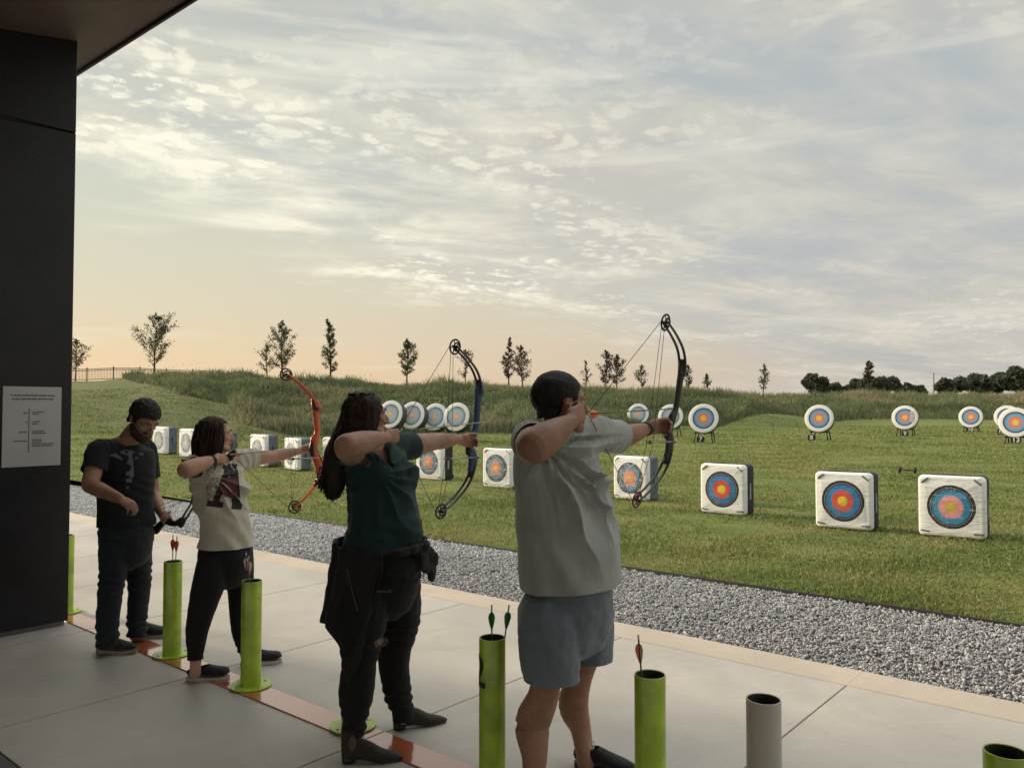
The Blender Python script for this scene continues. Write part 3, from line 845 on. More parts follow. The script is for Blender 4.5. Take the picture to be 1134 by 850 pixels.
def round_target(px, py, rpx, num, worn, label, plate=None, rz=0, tilt=12, kt=1.0, group='round targets on easels across the field'):
    d = .61 * 893 / rpx
    c = P(px, py, d); gz = T(c.x, c.y)
    root = empty('round_target', (c.x, c.y, gz), label, 'archery target', group)
    root.rotation_euler = (0, 0, FACE_RZ + R(rz))
    zc = c.z - gz; ti = R(tilt)
    n_ = Vector((0, -math.cos(ti), math.sin(ti)))            # face normal, local
    up = Vector((0, math.sin(ti), math.cos(ti))); rt = Vector((1, 0, 0))
    # butt body (layered foam drum)
    bm = bmesh.new(); pr = []
    for s, r in ((.0, .60), (.03, .615), (.06, .605), (.09, .615), (.12, .605), (.15, .615), (.18, .605), (.21, .612), (.24, .58)):
        pr.append([bm.verts.new(Vector((0, 0, zc)) - n_ * (s * kt + .006) + (rt * math.cos(2 * math.pi * k / 48) + up * math.sin(2 * math.pi * k / 48)) * r) for k in range(48)])
    for a, b_ in zip(pr, pr[1:]):
        for k in range(48): bm.faces.new((a[k], a[(k + 1) % 48], b_[(k + 1) % 48], b_[k]))
    bm.faces.new(pr[0][::-1]); bm.faces.new(pr[-1]); bmesh.ops.recalc_face_normals(bm, faces=bm.faces)
    obj('butt', bm, STRAW, root, world=False)
    bm = bmesh.new()      # printed disc with its white border, local plane y=0
    rr = [[bm.verts.new((math.cos(2 * math.pi * k / 48) * r, yy, math.sin(2 * math.pi * k / 48) * r)) for k in range(48)] for r, yy in ((.612, .02), (.612, .0), (.60, -.008), (.5, -.010), (.3, -.013), (.1, -.013))]
    for a, b_ in zip(rr, rr[1:]):
        for k in range(48): bm.faces.new((a[k], a[(k + 1) % 48], b_[(k + 1) % 48], b_[k]))
    bm.faces.new(rr[-1][::-1]); bmesh.ops.recalc_face_normals(bm, faces=bm.faces)
    f = obj('face', bm, RM[1] if worn else RM[0], root, world=False); f.location = (0, 0, zc); f.rotation_euler = (-ti, 0, 0)
    # easel: two front legs, two splayed rear legs, cross bars
    for s in (-1, 1):
        bm = bmesh.new(); cyl(bm, (s * .30, .0, zc - .50), (s * .38, -.12, .0), .024, 8); obj('leg', bm, BLACKM, root, world=False)
        bm = bmesh.new(); cyl(bm, (s * .24, .36, zc + .05), (s * .34, .90, .0), .024, 8); obj('leg', bm, BLACKM, root, world=False)
    bm = bmesh.new()
    cyl(bm, (-.42, -.06, zc - .60), (.42, -.06, zc - .60), .022, 8); cyl(bm, (-.30, .50, zc - .52), (.30, .50, zc - .52), .018, 8)
    for s in (-1, 1): cyl(bm, (s * .31, -.06, zc - .60), (s * .29, .52, zc - .52), .018, 8); cyl(bm, (s * .34, -.08, zc - .6), (s * .34, -.20, zc - .57), .02, 8)
    obj('crossbar', bm, BLACKM, root, world=False)
    if num:
        off = plate[0] if plate else 0; pz = plate[1] if plate else .18
        bm = bmesh.new(); box(bm, (off, -.14, pz), .36 if len(num) > 1 else .31, .02, .23, bev=.004)
        pl = obj('number_plate', bm, BLACK, root, smooth=False, world=False)
        me = digit_mesh(num, .245)
        o = bpy.data.objects.new('number', me); COL.objects.link(o); me.materials.append(WHITEP)
        o.parent = pl; o.location = (off, -.155, pz); o.rotation_euler = (R(90), 0, 0); o.scale = (1.15, 1, 1)
    return root, zc, ti

rt_ = [
    (432, 458.5, 15.6, None, True, 'round target with white rim, first from the left, beside the woman\'s face', None, 16),
    (456.3, 459.6, 15.4, None, True, 'round target with yellow centre, second from the left of the row of four', None, 16),
    (481.5, 461.3, 15.2, None, True, 'round target third from the left, overlapped by its right neighbour', None, 16),
    (505.3, 461.3, 16, None, True, 'round target fourth from the left, just left of the blue bow riser', None, 15),
    (706.5, 458.5, 12, None, True, 'small round target seen above the outstretched arm of the man in shorts', None, 16),
    (742.5, 461, 13.8, None, True, 'round target on easel half covered by the hand and bow of the man in shorts', None, 16),
    (779, 463, 16.3, '7', False, 'round target on easel with number 7 plate', (-.1, .18), 18),
    (907, 463, 15.3, '8', False, 'round target on easel with number 8 plate', (-.30, .15), 9),
    (1002, 462, 13.4, '9', False, 'round target on easel with number 9 plate and three small spots', (.02, .13), 6),
    (1075, 461.5, 11.9, '10', False, 'smallest round target on easel with number 10 plate', (.0, .16), 4),
    (1115.5, 461.5, 13, '12', False, 'round target with number 12 plate, tucked behind the number 13 target', (-.26, .18), 3),
    (1124.5, 467.5, 16.6, '13', False, 'round target with number 13 plate at the right edge of the photo', (.02, .18), 3),
]
for px, py, rp, num, worn, lab, pl, rz in rt_:
    root, zc, ti = round_target(px, py, rp, num, worn, lab, pl, rz=rz, kt=1.9 if px < 600 else 1.3)
    if num == '9':
        for j, dz in enumerate((.24, .04, -.16)):
            bm = bmesh.new()
            mats_ = [WHITEP, mat('spot_red', (.5, .1, .09), .6)]
            cyl(bm, (.34, -.016, dz), (.34, -.024, dz), .085, 20, mi=0); cyl(bm, (.34, -.022, dz), (.34, -.028, dz), .055, 20, mi=1); cyl(bm, (.34, -.026, dz), (.34, -.031, dz), .02, 12, mi=0)
            o = obj('spot', bm, mats_, root, smooth=False, world=False); o.location = (0, 0, zc); o.rotation_euler = (-ti, 0, 0)

# wheeled dolly lying on the lawn
a_, b_ = onground(996.5, 523.5), onground(1013.5, 524.5)
dl = empty('target_dolly', (a_ + b_) / 2, 'small black two-wheeled axle lying alone on the lawn', 'dolly')
axd = (b_ - a_).normalized()
for q in (a_, b_):
    bm = bmesh.new(); wheel(bm, q + Vector((0, 0, .075)), axd, .075, .05, 5); obj('wheel', bm, BLACKM, dl)
bm = bmesh.new(); cyl(bm, a_ + Vector((0, 0, .075)), b_ + Vector((0, 0, .075)), .012)
pr = axd.cross(UP)
for s in (.15, .85):
    q = a_.lerp(b_, s) + Vector((0, 0, .08)); cyl(bm, q, q - pr * .22 + Vector((0, 0, -.03)), .01)
q1 = a_.lerp(b_, .15) - pr * .22 + Vector((0, 0, .05)); q2 = a_.lerp(b_, .85) - pr * .22 + Vector((0, 0, .05)); cyl(bm, q1, q2, .01)
obj('axle_frame', bm, BLACKM, dl)

# ================================================================ arrows
def arrow(nock, dirv, length, vane_cols, label, shaft_col=(.05, .07, .05), group=None, vane=.02, tipcol=(.3, .3, .3), roll=0):
    dirv = dirv.normalized()
    root = empty('arrow', nock, label, 'arrow', group)
    bm = bmesh.new(); cyl(bm, nock + dirv * .01, nock + dirv * (length - .02), .0032, 8)
    obj('shaft', bm, mat('shaft_%d' % int(shaft_col[1] * 999), shaft_col, .4), root)
    bm = bmesh.new(); cyl(bm, nock - dirv * .008, nock + dirv * .012, .0036, 8); obj('nock', bm, mat('nock_pale', (.5, .5, .42), .4), root)
    bm = bmesh.new(); cyl(bm, nock + dirv * (length - .02), nock + dirv * length, .0034, 8, r2=.001); obj('point', bm, STEEL, root)
    u = dirv.orthogonal().normalized(); v = dirv.cross(u)
    for k in range(3):
        a = 2 * math.pi * k / 3 + roll; s = u * math.cos(a) + v * math.sin(a); th = dirv.cross(s) * .0009
        outline = [(.022, .003), (.030, vane * .75), (.045, vane), (.070, vane * .72), (.100, .003)]
        bm = bmesh.new()
        A = [bm.verts.new(nock + dirv * x + s * y + th) for x, y in outline]; B = [bm.verts.new(nock + dirv * x + s * y - th) for x, y in outline]
        bm.faces.new(A); bm.faces.new(B[::-1])
        for i in range(len(A)): bm.faces.new((A[i], B[i], B[(i + 1) % len(A)], A[(i + 1) % len(A)]))
        bmesh.ops.recalc_face_normals(bm, faces=bm.faces)
        cname, cc = vane_cols[k]
        obj('vane', bm, mat('vane_' + cname, cc, .5), root, smooth=False)
    return root
VR = ('red', (.62, .075, .03)); VO = ('orange', (.75, .20, .06)); VG = ('green', (.03, .22, .05)); VW = ('white', (.55, .5, .45)); VP = ('pink', (.6, .22, .16)); VY = ('yellow', (.5, .42, .18))

# ================================================================ quiver tubes on the shooting line
TR = .0575
def quiver_tube(l, label, green=True, d=2.66, h=.615, digit=None, dz=.008):
    base = DL(d, l, 0)
    root = empty('quiver_tube', base, label, 'quiver tube', 'quiver tubes along the shooting line')
    m_ = GREEN if green else GREYT
    bm = bmesh.new(); z0, z1 = .017, h; n = 48; ri = TR - .005
    prof = [(TR, z0), (TR, z1 - .002), (TR - .001, z1), (ri + .001, z1), (ri, z1 - .002), (ri, z0 + .02)]
    rings = [[bm.verts.new((base.x + r * math.cos(2 * math.pi * k / n), base.y + r * math.sin(2 * math.pi * k / n), z)) for k in range(n)] for r, z in prof]
    for i, (a, b_) in enumerate(zip(rings, rings[1:])):
        for k in range(n):
            f = bm.faces.new((a[k], a[(k + 1) % n], b_[(k + 1) % n], b_[k])); f.material_index = 1 if i == 4 else 0
    f = bm.faces.new(rings[-1]); f.material_index = 1
    obj('tube', bm, [m_, mat('tube_inside', (.02, .022, .018), .8)], root)
    bm = bmesh.new(); tube(bm, [base + Vector((0, 0, .0087)), base + Vector((0, 0, .0165))], [.118, .118], ref=(1, 0, 0), n=48, sub=1, round_=False)
    bmesh.ops.bevel(bm, geom=[e for e in bm.edges if len(e.link_faces) == 2 and abs(e.calc_face_angle(0)) > 1], offset=.0015, segments=1, affect='EDGES')
    bp_ = obj('base_plate', bm, m_, root, smooth=False)
    for k in range(4):
        a = math.pi / 4 + k * math.pi / 2; q = base + Vector((math.cos(a) * .09, math.sin(a) * .09, .0166))
        bm = bmesh.new(); cyl(bm, q, q + Vector((0, 0, .005)), .007, 6); obj('bolt', bm, STEEL, bp_, smooth=False)
    if digit:
        me = digit_mesh(digit, .19, .0001)
        # wrap the digit round the tube, centred at the silhouette on the viewer's left
        view = math.atan2(-base.y, -base.x)            # angle from tube towards the camera
        a0 = view - R(76)
        tb = bmesh.new(); tb.from_mesh(me)
        for q in range(-14, 15): bmesh.ops.bisect_plane(tb, geom=tb.verts[:] + tb.edges[:] + tb.faces[:], plane_co=(q * .005, 0, 0), plane_no=(1, 0, 0))
        tb.to_mesh(me); tb.free()
        vs = [v.co.copy() for v in me.vertices]
        for v, co in zip(me.vertices, vs):
            a = a0 + co.x / TR
            r = TR + (.0012 if co.z > 0 else .0002)
            v.co = (base.x + r * math.cos(a), base.y + r * math.sin(a), h - .145 + co.y)
        o = bpy.data.objects.new('number', me); COL.objects.link(o); me.materials.append(BLACK)
        o.parent = root; o.matrix_parent_inverse = world_of(root).inverted()
    return base, root
T0, _ = quiver_tube(6.86, 'lime green quiver tube half hidden behind the dark wall edge')
T1, _ = quiver_tube(5.15, 'lime green quiver tube between the bearded man and the young woman')
T2, _ = quiver_tube(4.22, 'lime green quiver tube in front of the young woman\'s back foot')
T3, _ = quiver_tube(3.29, 'lime green quiver tube hidden behind the leg of the woman in green')
T4, _ = quiver_tube(2.345, 'lime green quiver tube with black digit, left of the man in shorts', digit='2', h=.625)
T5, _ = quiver_tube(1.552, 'lime green quiver tube holding one orange arrow, right of the man in shorts', d=2.645, h=.636)
T6, _ = quiver_tube(1.122, 'unpainted grey plastic quiver tube without an arrow', green=False, h=.64)
T7, _ = quiver_tube(.415, 'empty lime green quiver tube cut off at the bottom right corner', h=.655)

def stored(base, px, py, cols, label, lean=(0, 0), h=.615, grp='arrows standing in quiver tubes', ln=.72, roll=0, at=None):
    """arrow standing point-down in a tube, its nock at the given pixel"""
    if at is None:
        d0 = base.y; top = P(px, py, d0 + lean[1] * .2)
    bot = Vector((base.x + (top.x - base.x) * -.3 + lean[0] * .02, base.y - lean[1] * .02, top.z - ln))
    dv = (bot - top)
    # keep the shaft inside the tube mouth
    return arrow(top, dv, ln, cols, label, group=grp, vane=.017, roll=roll, shaft_col=(.03, .045, .03))
stored(T1, 191.5, 593, (VR, VR, VR), 'red fletched arrow, left of the pair in the tube beside the bearded man')
stored(T1, 196.0, 594.5, (VR, VR, VO), 'red fletched arrow, right of the pair in the tube beside the bearded man', roll=.9)
stored(T2, 272.5, 613, (VW, VR, VW), 'arrow with white tipped red vanes in the tube before the young woman', roll=.5)
stored(T2, 275.5, 617, (VP, VW, VR), 'arrow with pinkish vanes standing close behind its neighbour in the tube', roll=1.2)
stored(T4, 544.5, 671.5, (VG, VG, VG), 'green fletched arrow, left of the pair in the numbered tube', roll=.3)
stored(T4, 563.5, 671.5, (VG, VG, VG), 'green fletched arrow, right of the pair in the numbered tube', roll=1.4)
stored(T5, 707.0, 705, (VO, VR, VY), 'orange fletched arrow alone in the tube right of the man in shorts', roll=.6)

# ================================================================ fence on the rise
fpts = [P(px, 0, 74) for px in range(-60, 260, 30)]
fr = empty('picket_fence', P(100, 420, 74), 'dark metal picket fence on the grassy rise at left', 'fence')
IRON = mat('iron_dark', (.03, .028, .028), .6)
bm = bmesh.new(); bmp = bmesh.new()
x = -6.0; xs = []
FX0, FX1 = (-80 - 567) / 893 * 74, (245 - 567) / 893 * 74
x = FX0; k = 0; posts = []
while x < FX1:
    z = T(x, 74)
    if k % 18 == 0: posts.append((x, z))
    else: box(bmp, (x, 74, z + .60), .022, .022, 1.02)
    x += .135; k += 1
for (x0, z0), (x1, z1) in zip(posts, posts[1:]):
    for hh in (.16, .98, 1.12): tube(bm, [(x0, 74, z0 + hh), (x1, 74, z1 + hh)], [.028, .028], n=6, sub=1, round_=False)
obj('rail', bm, IRON, fr, smooth=False); o = obj('pickets', bmp, IRON, fr, smooth=False); 
for x0, z0 in posts:
    bm = bmesh.new(); box(bm, (x0, 74, z0 + .62), .075, .075, 1.3); obj('post', bm, IRON, fr, smooth=False)

# ================================================================ trees
BARK = mat('bark', (.055, .042, .032), .9, .3, 20)
LEAFM = {k: m_blades('leaf_' + k, c1, c2, c3, .35) for k, (c1, c2, c3) in dict(
    green=((.028, .042, .016), (.07, .085, .03), (.12, .09, .03)),
    brown=((.045, .030, .018), (.085, .055, .028), (.13, .07, .03)),
    pale=((.05, .065, .03), (.10, .12, .05), (.14, .12, .06)),
    dark=((.055, .066, .046), (.095, .108, .068), (.11, .105, .075))).items()}

def leaves_np(cent, s, m, parent, seed, aspect=1.6, name='crown'):
    r_ = np.random.default_rng(seed); n = len(cent)
    u = r_.normal(size=(n, 3)); u /= np.linalg.norm(u, axis=1, keepdims=True)
    w2 = np.cross(u, r_.normal(size=(n, 3))); w2 /= np.linalg.norm(w2, axis=1, keepdims=True)
    sz = s * r_.uniform(.6, 1.4, (n, 1))
    v = np.stack([cent - w2 * sz * .5, cent + u * sz * aspect * .5, cent + w2 * sz * .5, cent - u * sz * aspect * .5], 1)
    f = np.arange(n)[:, None] * 4 + [0, 1, 2, 3]
    return mesh_np(name, v.reshape(-1, 3), f, m, 4, attr={'tint': np.repeat(r_.uniform(0, 1, n), 4), 'dry': np.repeat(r_.uniform(0, .5, n) ** 2, 4)}, parent=parent)

def sapling(px, top_py, base_py, wpx, depth, kind, dens, label, seed, shape='oval', bushy=0, group='young trees along the top of the bank'):
    """upright young tree: thin leader, rising side branches, loose leaves with sky between"""
    rd = random.Random(seed); r_ = np.random.default_rng(seed)
    b = P(px, base_py, depth); gz = T(b.x, b.y); topz = P(px, top_py, depth).z
    H = topz - gz; W = wpx / 893 * depth / 2
    vis0 = (b.z - gz) / H                    # fraction hidden behind the bank
    root = empty('young_tree', (b.x, b.y, gz), label, 'tree', group)
    bm = bmesh.new(); base = Vector((b.x, b.y, gz - .1))
    lean = Vector((rd.uniform(-.03, .03), rd.uniform(-.03, .03), 0)) * H
    tip = base + Vector((0, 0, H * .97)) + lean
    def at(t): return base.lerp(tip, t) + Vector((math.sin(t * 5 + seed) * .012 * H, 0, 0))
    r0 = .013 * H + .02
    tube(bm, [at(t) for t in (0, .25, .5, .75, 1)], [r0, r0 * .75, r0 * .5, r0 * .28, r0 * .08], n=7, sub=3)
    cents = []
    nb = int(15 + H * 4); lo = vis0 * .8 + .10
    for i in range(nb):
        t = lo + (1 - lo) * (i + rd.random()) / nb
        q = (t - lo) / (1 - lo)
        if shape == 'oval': prof_ = math.sin(math.pi * min(1, .18 + q * .82)) ** .8 * (1.12 - .55 * q)
        elif shape == 'cone': prof_ = (1 - q) ** 1.0 * min(1, .45 + q * 4)
        else: prof_ = (.55 + .45 * math.sin(q * 7 + seed)) * (1 - q * .6)
        ln = W * prof_ * rd.uniform(.55, 1.15); a = rd.uniform(0, 6.283)
        s0 = at(t * .97); rise = rd.uniform(.6, 1.4)
        e = s0 + Vector((math.cos(a) * ln, math.sin(a) * ln, ln * rise * (1 if q < .9 else .5)))
        if e.z > gz + H: e.z = gz + H
        mid_ = s0.lerp(e, .5) + Vector((0, 0, -.06 * ln))
        tube(bm, [s0, mid_, e], [max(.010, r0 * .28 * (1 - q * .6)), .010, .005], n=5, sub=2)
        ncl = int(dens * (12 + ln * 44))
        for _ in range(ncl):
            s = rd.random() ** .7; c = s0.lerp(e, .15 + .95 * s)
            sp = .07 + .13 * ln
            sp *= .62
            cents.append((c.x + rd.gauss(0, sp), c.y + rd.gauss(0, sp), c.z + rd.gauss(0, sp * .8)))
    if bushy:
        for _ in range(int(bushy)):
            cents.append((b.x + rd.gauss(-W * .35, W * .45), b.y + rd.gauss(0, W * .3), b.z + abs(rd.gauss(0, H * .13))))
    obj('trunk', bm, BARK, root)
    leaves_np(np.array(cents), .070 * depth / 60, LEAFM[kind], root, seed)
    return root
trees = [
    (84, 371, 412, 26, 80, 'green', 1.0, 'oval', 'young tree half cut off by the dark wall edge, above the fence', 0),
    (172, 341, 411, 42, 66, 'green', 1.8, 'oval', 'dark rounded young tree standing left, just past the end of the fence', 0),
    (313, 349, 414, 46, 66, 'pale', 1.9, 'cone', 'tallest light green conical tree behind the top of the orange bow', 0),
    (295, 378, 414, 20, 66, 'pale', 1.0, 'oval', 'low pale tree touching the left side of the tallest conical tree', 0),
    (366, 347, 416, 19, 66, 'green', 2.1, 'oval', 'narrow dark tree between the orange bow and the long haired woman', 0),
    (451, 370, 419, 23, 68, 'green', 2.0, 'oval', 'small slim tree left of the blue bow', 0),
    (516, 384, 421, 33, 68, 'brown', .75, 'loose', 'thin brownish tree seen through the upper limb of the blue bow', 0),
    (563, 368, 424, 20, 68, 'brown', 1.7, 'cone', 'bare looking brown tree, left one of the close pair left of the man in shorts', 0),
    (578, 378, 424, 24, 69, 'brown', 1.5, 'oval', 'brown leafed tree, right one of the close pair left of the man in shorts', 0),
    (648, 396, 427, 15, 66, 'brown', .55, 'loose', 'scrawny low sapling just right of the head of the man in shorts', 0),
    (671, 383, 429, 18, 66, 'brown', 1.6, 'oval', 'reddish brown tree, left one of the pair crossed by the bowstring', 0),
    (684, 388, 429, 20, 67, 'brown', 1.6, 'oval', 'reddish brown tree, right one of the pair crossed by the bowstring', 0),
    (711, 401, 430, 15, 68, 'pale', .9, 'oval', 'small pale tree between the bowstring and the black bow', 0),
    (763, 400, 431, 13, 70, 'green', 1.0, 'oval', 'small tree directly right of the black bow\'s upper limb', 0),
    (783, 411, 431, 12, 72, 'green', .8, 'cone', 'tiny tree second to the right of the black bow', 0),
    (845, 399, 432, 17, 76, 'pale', .8, 'cone', 'isolated spindly tree midway between the black bow and the dark tree clump', 0),
    (962, 396, 420, 12, 100, 'brown', 1.1, 'oval', 'thin tall tree rising above the domed dark trees at right', 0),
]
for i, (px, tp, bp2, wp, dp, kd, dn, sh, lab, bu) in enumerate(trees):
    sapling(px, tp, bp2, wp, dp, kd, dn, lab, 11 + i * 5, sh, bu)

def big_tree(px, top_py, wpx, depth, label, seed, base_py=433, dome=False):
    rd = random.Random(seed); b = P(px, base_py, depth); gz = T(b.x, b.y); topz = P(px, top_py, depth).z
    H = topz - gz; W = wpx / 893 * depth / 2
    root = empty('broadleaf_tree', (b.x, b.y, gz), label, 'tree', 'distant dark trees beyond the bank')
    bm = bmesh.new(); base = Vector((b.x, b.y, gz - .2))
    tube(bm, [base, base + Vector((0, 0, H * .3)), base + Vector((.2, 0, H * .62))], [.32, .24, .1], n=8)
    cents = []; lobes = []
    for i in range(16 if dome else 20):
        a = rd.uniform(0, 6.283); q = rd.random(); rr = W * math.sqrt(rd.random()) * .72
        lz = gz + H * (.34 + .5 * q * (1 - (rr / W) ** 2 * .7))
        lobes.append((b.x + math.cos(a) * rr, b.y + math.sin(a) * rr, lz, W * rd.uniform(.16, .36)))
    for (x, y, z, r) in lobes:
        tube(bm, [base + Vector((0, 0, H * .28)), Vector((x, y, z)).lerp(base + Vector((0, 0, H * .5)), .45), Vector((x, y, z))], [.12, .07, .02], n=5, sub=2)
        for _ in range(300):
            v = Vector((rd.gauss(0, 1), rd.gauss(0, 1), rd.gauss(0, 1))).normalized() * r * rd.uniform(.45, 1.08)
            cents.append((x + v.x, y + v.y, min(z + v.z * .8, gz + H)))
    obj('trunk', bm, BARK, root)
    leaves_np(np.array(cents), .0042 * depth, LEAFM['dark'], root, seed)
for i, (px, tp, wp, dp, lab, dm) in enumerate([
    (902, 412, 36, 150, 'rounded dark broadleaf tree, first of the distant clump from the left', True),
    (928, 420, 24, 160, 'low dark tree filling the gap right of the first rounded tree', False),
    (947, 418, 26, 165, 'low brownish dark tree left of the domed one', False),
    (974, 411, 46, 155, 'wide domed dark tree, highest of the middle clump', True),
    (1003, 420, 20, 165, 'low fading tree at the right end of the middle clump', False),
    (1016, 425, 18, 170, 'lowest shrubby tree left of the thin pole', False),
    (1048, 417, 26, 150, 'loose edged dark tree just right of the thin pole', False),
    (1078, 410, 44, 150, 'broad dark tree, second right of the thin pole', False),
    (1104, 409, 34, 155, 'dark tree second from the right edge of the photo', False),
    (1127, 403, 40, 150, 'tallest distant dark tree at the right edge of the photo', False),
    (1165, 406, 44, 150, 'distant dark tree beyond the right edge of the photo', False)]):
    big_tree(px, tp, wp, dp, lab, 100 + i * 3, dome=dm)
pb = P(1034, 432, 140); pt = P(1034, 413, 140)
bm = bmesh.new(); cyl(bm, Vector((pb.x, pb.y, T(pb.x, pb.y))), pt, .09, 8)
tag(obj('utility_pole', bm, mat('pole_wood', (.13, .11, .09), .9)), 'thin distant pole between the two dark tree clumps', 'pole')
# ================================================================ people
def m_skin(name, base, dark):
    m = bpy.data.materials.new(name); m.use_nodes = True; t = m.node_tree; b = t.nodes['Principled BSDF']
    tc = N(t, 'ShaderNodeTexCoord').outputs['Object']
    c = mixc(t, maprange(t, noise_n(t, tc, 14, 5, .6), .35, .7), base, dark)
    c = mixc(t, math_n(t, 'MULTIPLY', maprange(t, noise_n(t, tc, 45, 3, .6), .5, .75), .25), c, (base[0] * .95, base[1] * .62, base[2] * .55))
    t.links.new(c, b.inputs['Base Color']); b.inputs['Roughness'].default_value = .5; b.inputs['Specular IOR Level'].default_value = .4
    b.inputs['Subsurface Weight'].default_value = .12; b.inputs['Subsurface Radius'].default_value = (1, .35, .2); b.inputs['Subsurface Scale'].default_value = .01
    bp = N(t, 'ShaderNodeBump'); bp.inputs['Strength'].default_value = .12; bp.inputs['Distance'].default_value = .004
    t.links.new(noise_n(t, tc, 160, 3, .6), bp.inputs['Height']); t.links.new(bp.outputs[0], b.inputs['Normal'])
    return m

def m_cloth(name, col, rough=.85, weave=900, var=.1, bumps=.15, sheen=.15, c2=None):
    m = bpy.data.materials.new(name); m.use_nodes = True; t = m.node_tree; b = t.nodes['Principled BSDF']
    tc = N(t, 'ShaderNodeTexCoord').outputs['Object']
    n1 = noise_n(t, tc, 7, 5, .6); n2 = noise_n(t, tc, weave, 2, .5)
    c = mixc(t, maprange(t, n1, .3, .7), tuple(x * (1 - var) for x in col), c2 or tuple(x * (1 + var) for x in col))
    c = mixc(t, math_n(t, 'MULTIPLY', n2, .3), c, tuple(x * .6 for x in col))
    t.links.new(c, b.inputs['Base Color']); b.inputs['Roughness'].default_value = rough; b.inputs['Specular IOR Level'].default_value = .2
    b.inputs['Sheen Weight'].default_value = sheen
    bp = N(t, 'ShaderNodeBump'); bp.inputs['Strength'].default_value = bumps; bp.inputs['Distance'].default_value = .01
    t.links.new(math_n(t, 'ADD', math_n(t, 'MULTIPLY', noise_n(t, tc, 26, 4, .6), 1.0), math_n(t, 'MULTIPLY', n2, .1)), bp.inputs['Height']); t.links.new(bp.outputs[0], b.inputs['Normal'])
    return m

def m_hair(name, c1, c2):
    m = bpy.data.materials.new(name); m.use_nodes = True; t = m.node_tree; b = t.nodes['Principled BSDF']
    tc = N(t, 'ShaderNodeTexCoord').outputs['Object']
    n = noise_n(t, mapping(t, tc, scale=(1, 1, .12)), 130, 3, .6)
    t.links.new(mixc(t, maprange(t, n, .35, .65), c1, c2), b.inputs['Base Color']); b.inputs['Roughness'].default_value = .62; b.inputs['Specular IOR Level'].default_value = .22
    bp = N(t, 'ShaderNodeBump'); bp.inputs['Strength'].default_value = .5; bp.inputs['Distance'].default_value = .004
    t.links.new(n, bp.inputs['Height']); t.links.new(bp.outputs[0], b.inputs['Normal'])
    return m

EYEW = mat('eye_white', (.55, .53, .5), .25, .02)
LIPS = {}

def head(bm, c, fwd, up, s=1.0, male=True, jaw=1.0):
    """adds head volumes to bm. c = middle of the head, s scales a 0.23 m tall head"""
    f = fwd.normalized(); u = (up - f * up.dot(f)).normalized(); r = f.cross(u)
    A = (r, f, u)
    def Q(x, y, z): return c + (r * x + f * y + u * z) * s
    ellipsoid(bm, Q(0, -.012, .028), .077 * s, .098 * s, .088 * s, A, 28)          # cranium
    ellipsoid(bm, Q(0, .028, .005), .066 * s, .066 * s, .085 * s, A, 24)           # face
    tube(bm, [Q(-.052, .0, -.045), Q(-.044, .045, -.078), Q(0, .074, -.092), Q(.044, .045, -.078), Q(.052, .0, -.045)],
         [.024 * s * jaw] * 5, n=10, sub=4)                                               # jaw line
    ellipsoid(bm, Q(0, .045, -.058), .044 * s, .040 * s, .045 * s, A, 18)
    ellipsoid(bm, Q(0, .078, -.090), .018 * s, .014 * s, .014 * s, A, 12)          # chin
    tube(bm, [Q(0, .088, .018), Q(0, .104, -.006), Q(0, .116, -.024), Q(0, .100, -.036)], [.008 * s, .0095 * s, .0135 * s, .010 * s], n=10, sub=3)   # nose
    for sx in (-1, 1):
        ellipsoid(bm, Q(sx * .011, .100, -.030), .008 * s, .010 * s, .008 * s, A, 10)
        tube(bm, [Q(sx * .010, .088, .026), Q(sx * .034, .084, .031), Q(sx * .056, .062, .024)], [.0095 * s, .0095 * s, .008 * s], n=8, sub=3)       # brow
        ellipsoid(bm, Q(sx * .042, .060, -.018), .020 * s, .020 * s, .018 * s, A, 12)   # cheek
        # ear
        tube(bm, [Q(sx * .075, -.006, .016), Q(sx * .080, -.018, .018), Q(sx * .082, -.024, .004), Q(sx * .078, -.016, -.020), Q(sx * .073, -.004, -.028)],
             [(.006 * s)] * 5, n=8, sub=3)
        ellipsoid(bm, Q(sx * .074, -.010, -.002), .006 * s, .014 * s, .020 * s, A, 10)
    for dz, rr in ((-.052, .0072), (-.062, .0085)):                                     # lips
        tube(bm, [Q(-.022, .078, dz - .001), Q(0, .090, dz), Q(.022, .078, dz - .001)], [.004 * s, rr * s, .004 * s], n=8, sub=4)
    return Q, A

def hairline(x, y, z, nape=-.058):
    yb = float(np.interp(z, [-.07, -.030, -.022, .02, .05, .078, .088], [-.05, -.02, .022, .032, .046, .070, .3]))
    return y > yb or z < nape or (abs(x) > .062 and -.030 < y < .010 and z < .020)

def face_parts(Q, A, s, parent, browm, skin):
    for sx in (-1, 1):
        bm = bmesh.new(); ellipsoid(bm, Q(sx * .031, .0775, .008), .0135 * s, .008 * s, .0068 * s, A, 14)
        e = obj('eye', bm, EYEW, parent)
        bm = bmesh.new(); ellipsoid(bm, Q(sx * .031, .0842, .008), .0058 * s, .003 * s, .0058 * s, A, 12)
        obj('iris', bm, mat('iris_dark', (.02, .014, .01), .2), e)
        bm = bmesh.new(); tube(bm, [Q(sx * .014, .094, .029), Q(sx * .034, .091, .036), Q(sx * .054, .070, .031)], [(.003 * s, .0045 * s), (.003 * s, .005 * s), (.002 * s, .003 * s)], ref=A[1], n=6, sub=3)
        obj('eyebrow', bm, browm, parent)
    bm = bmesh.new(); tube(bm, [Q(-.021, .0835, -.057), Q(0, .0965, -.057), Q(.021, .0835, -.057)], [.003 * s, .0066 * s, .003 * s], n=8, sub=4)
    obj('lips', bm, mat('lips_tone', (.26, .10, .08), .45), parent)

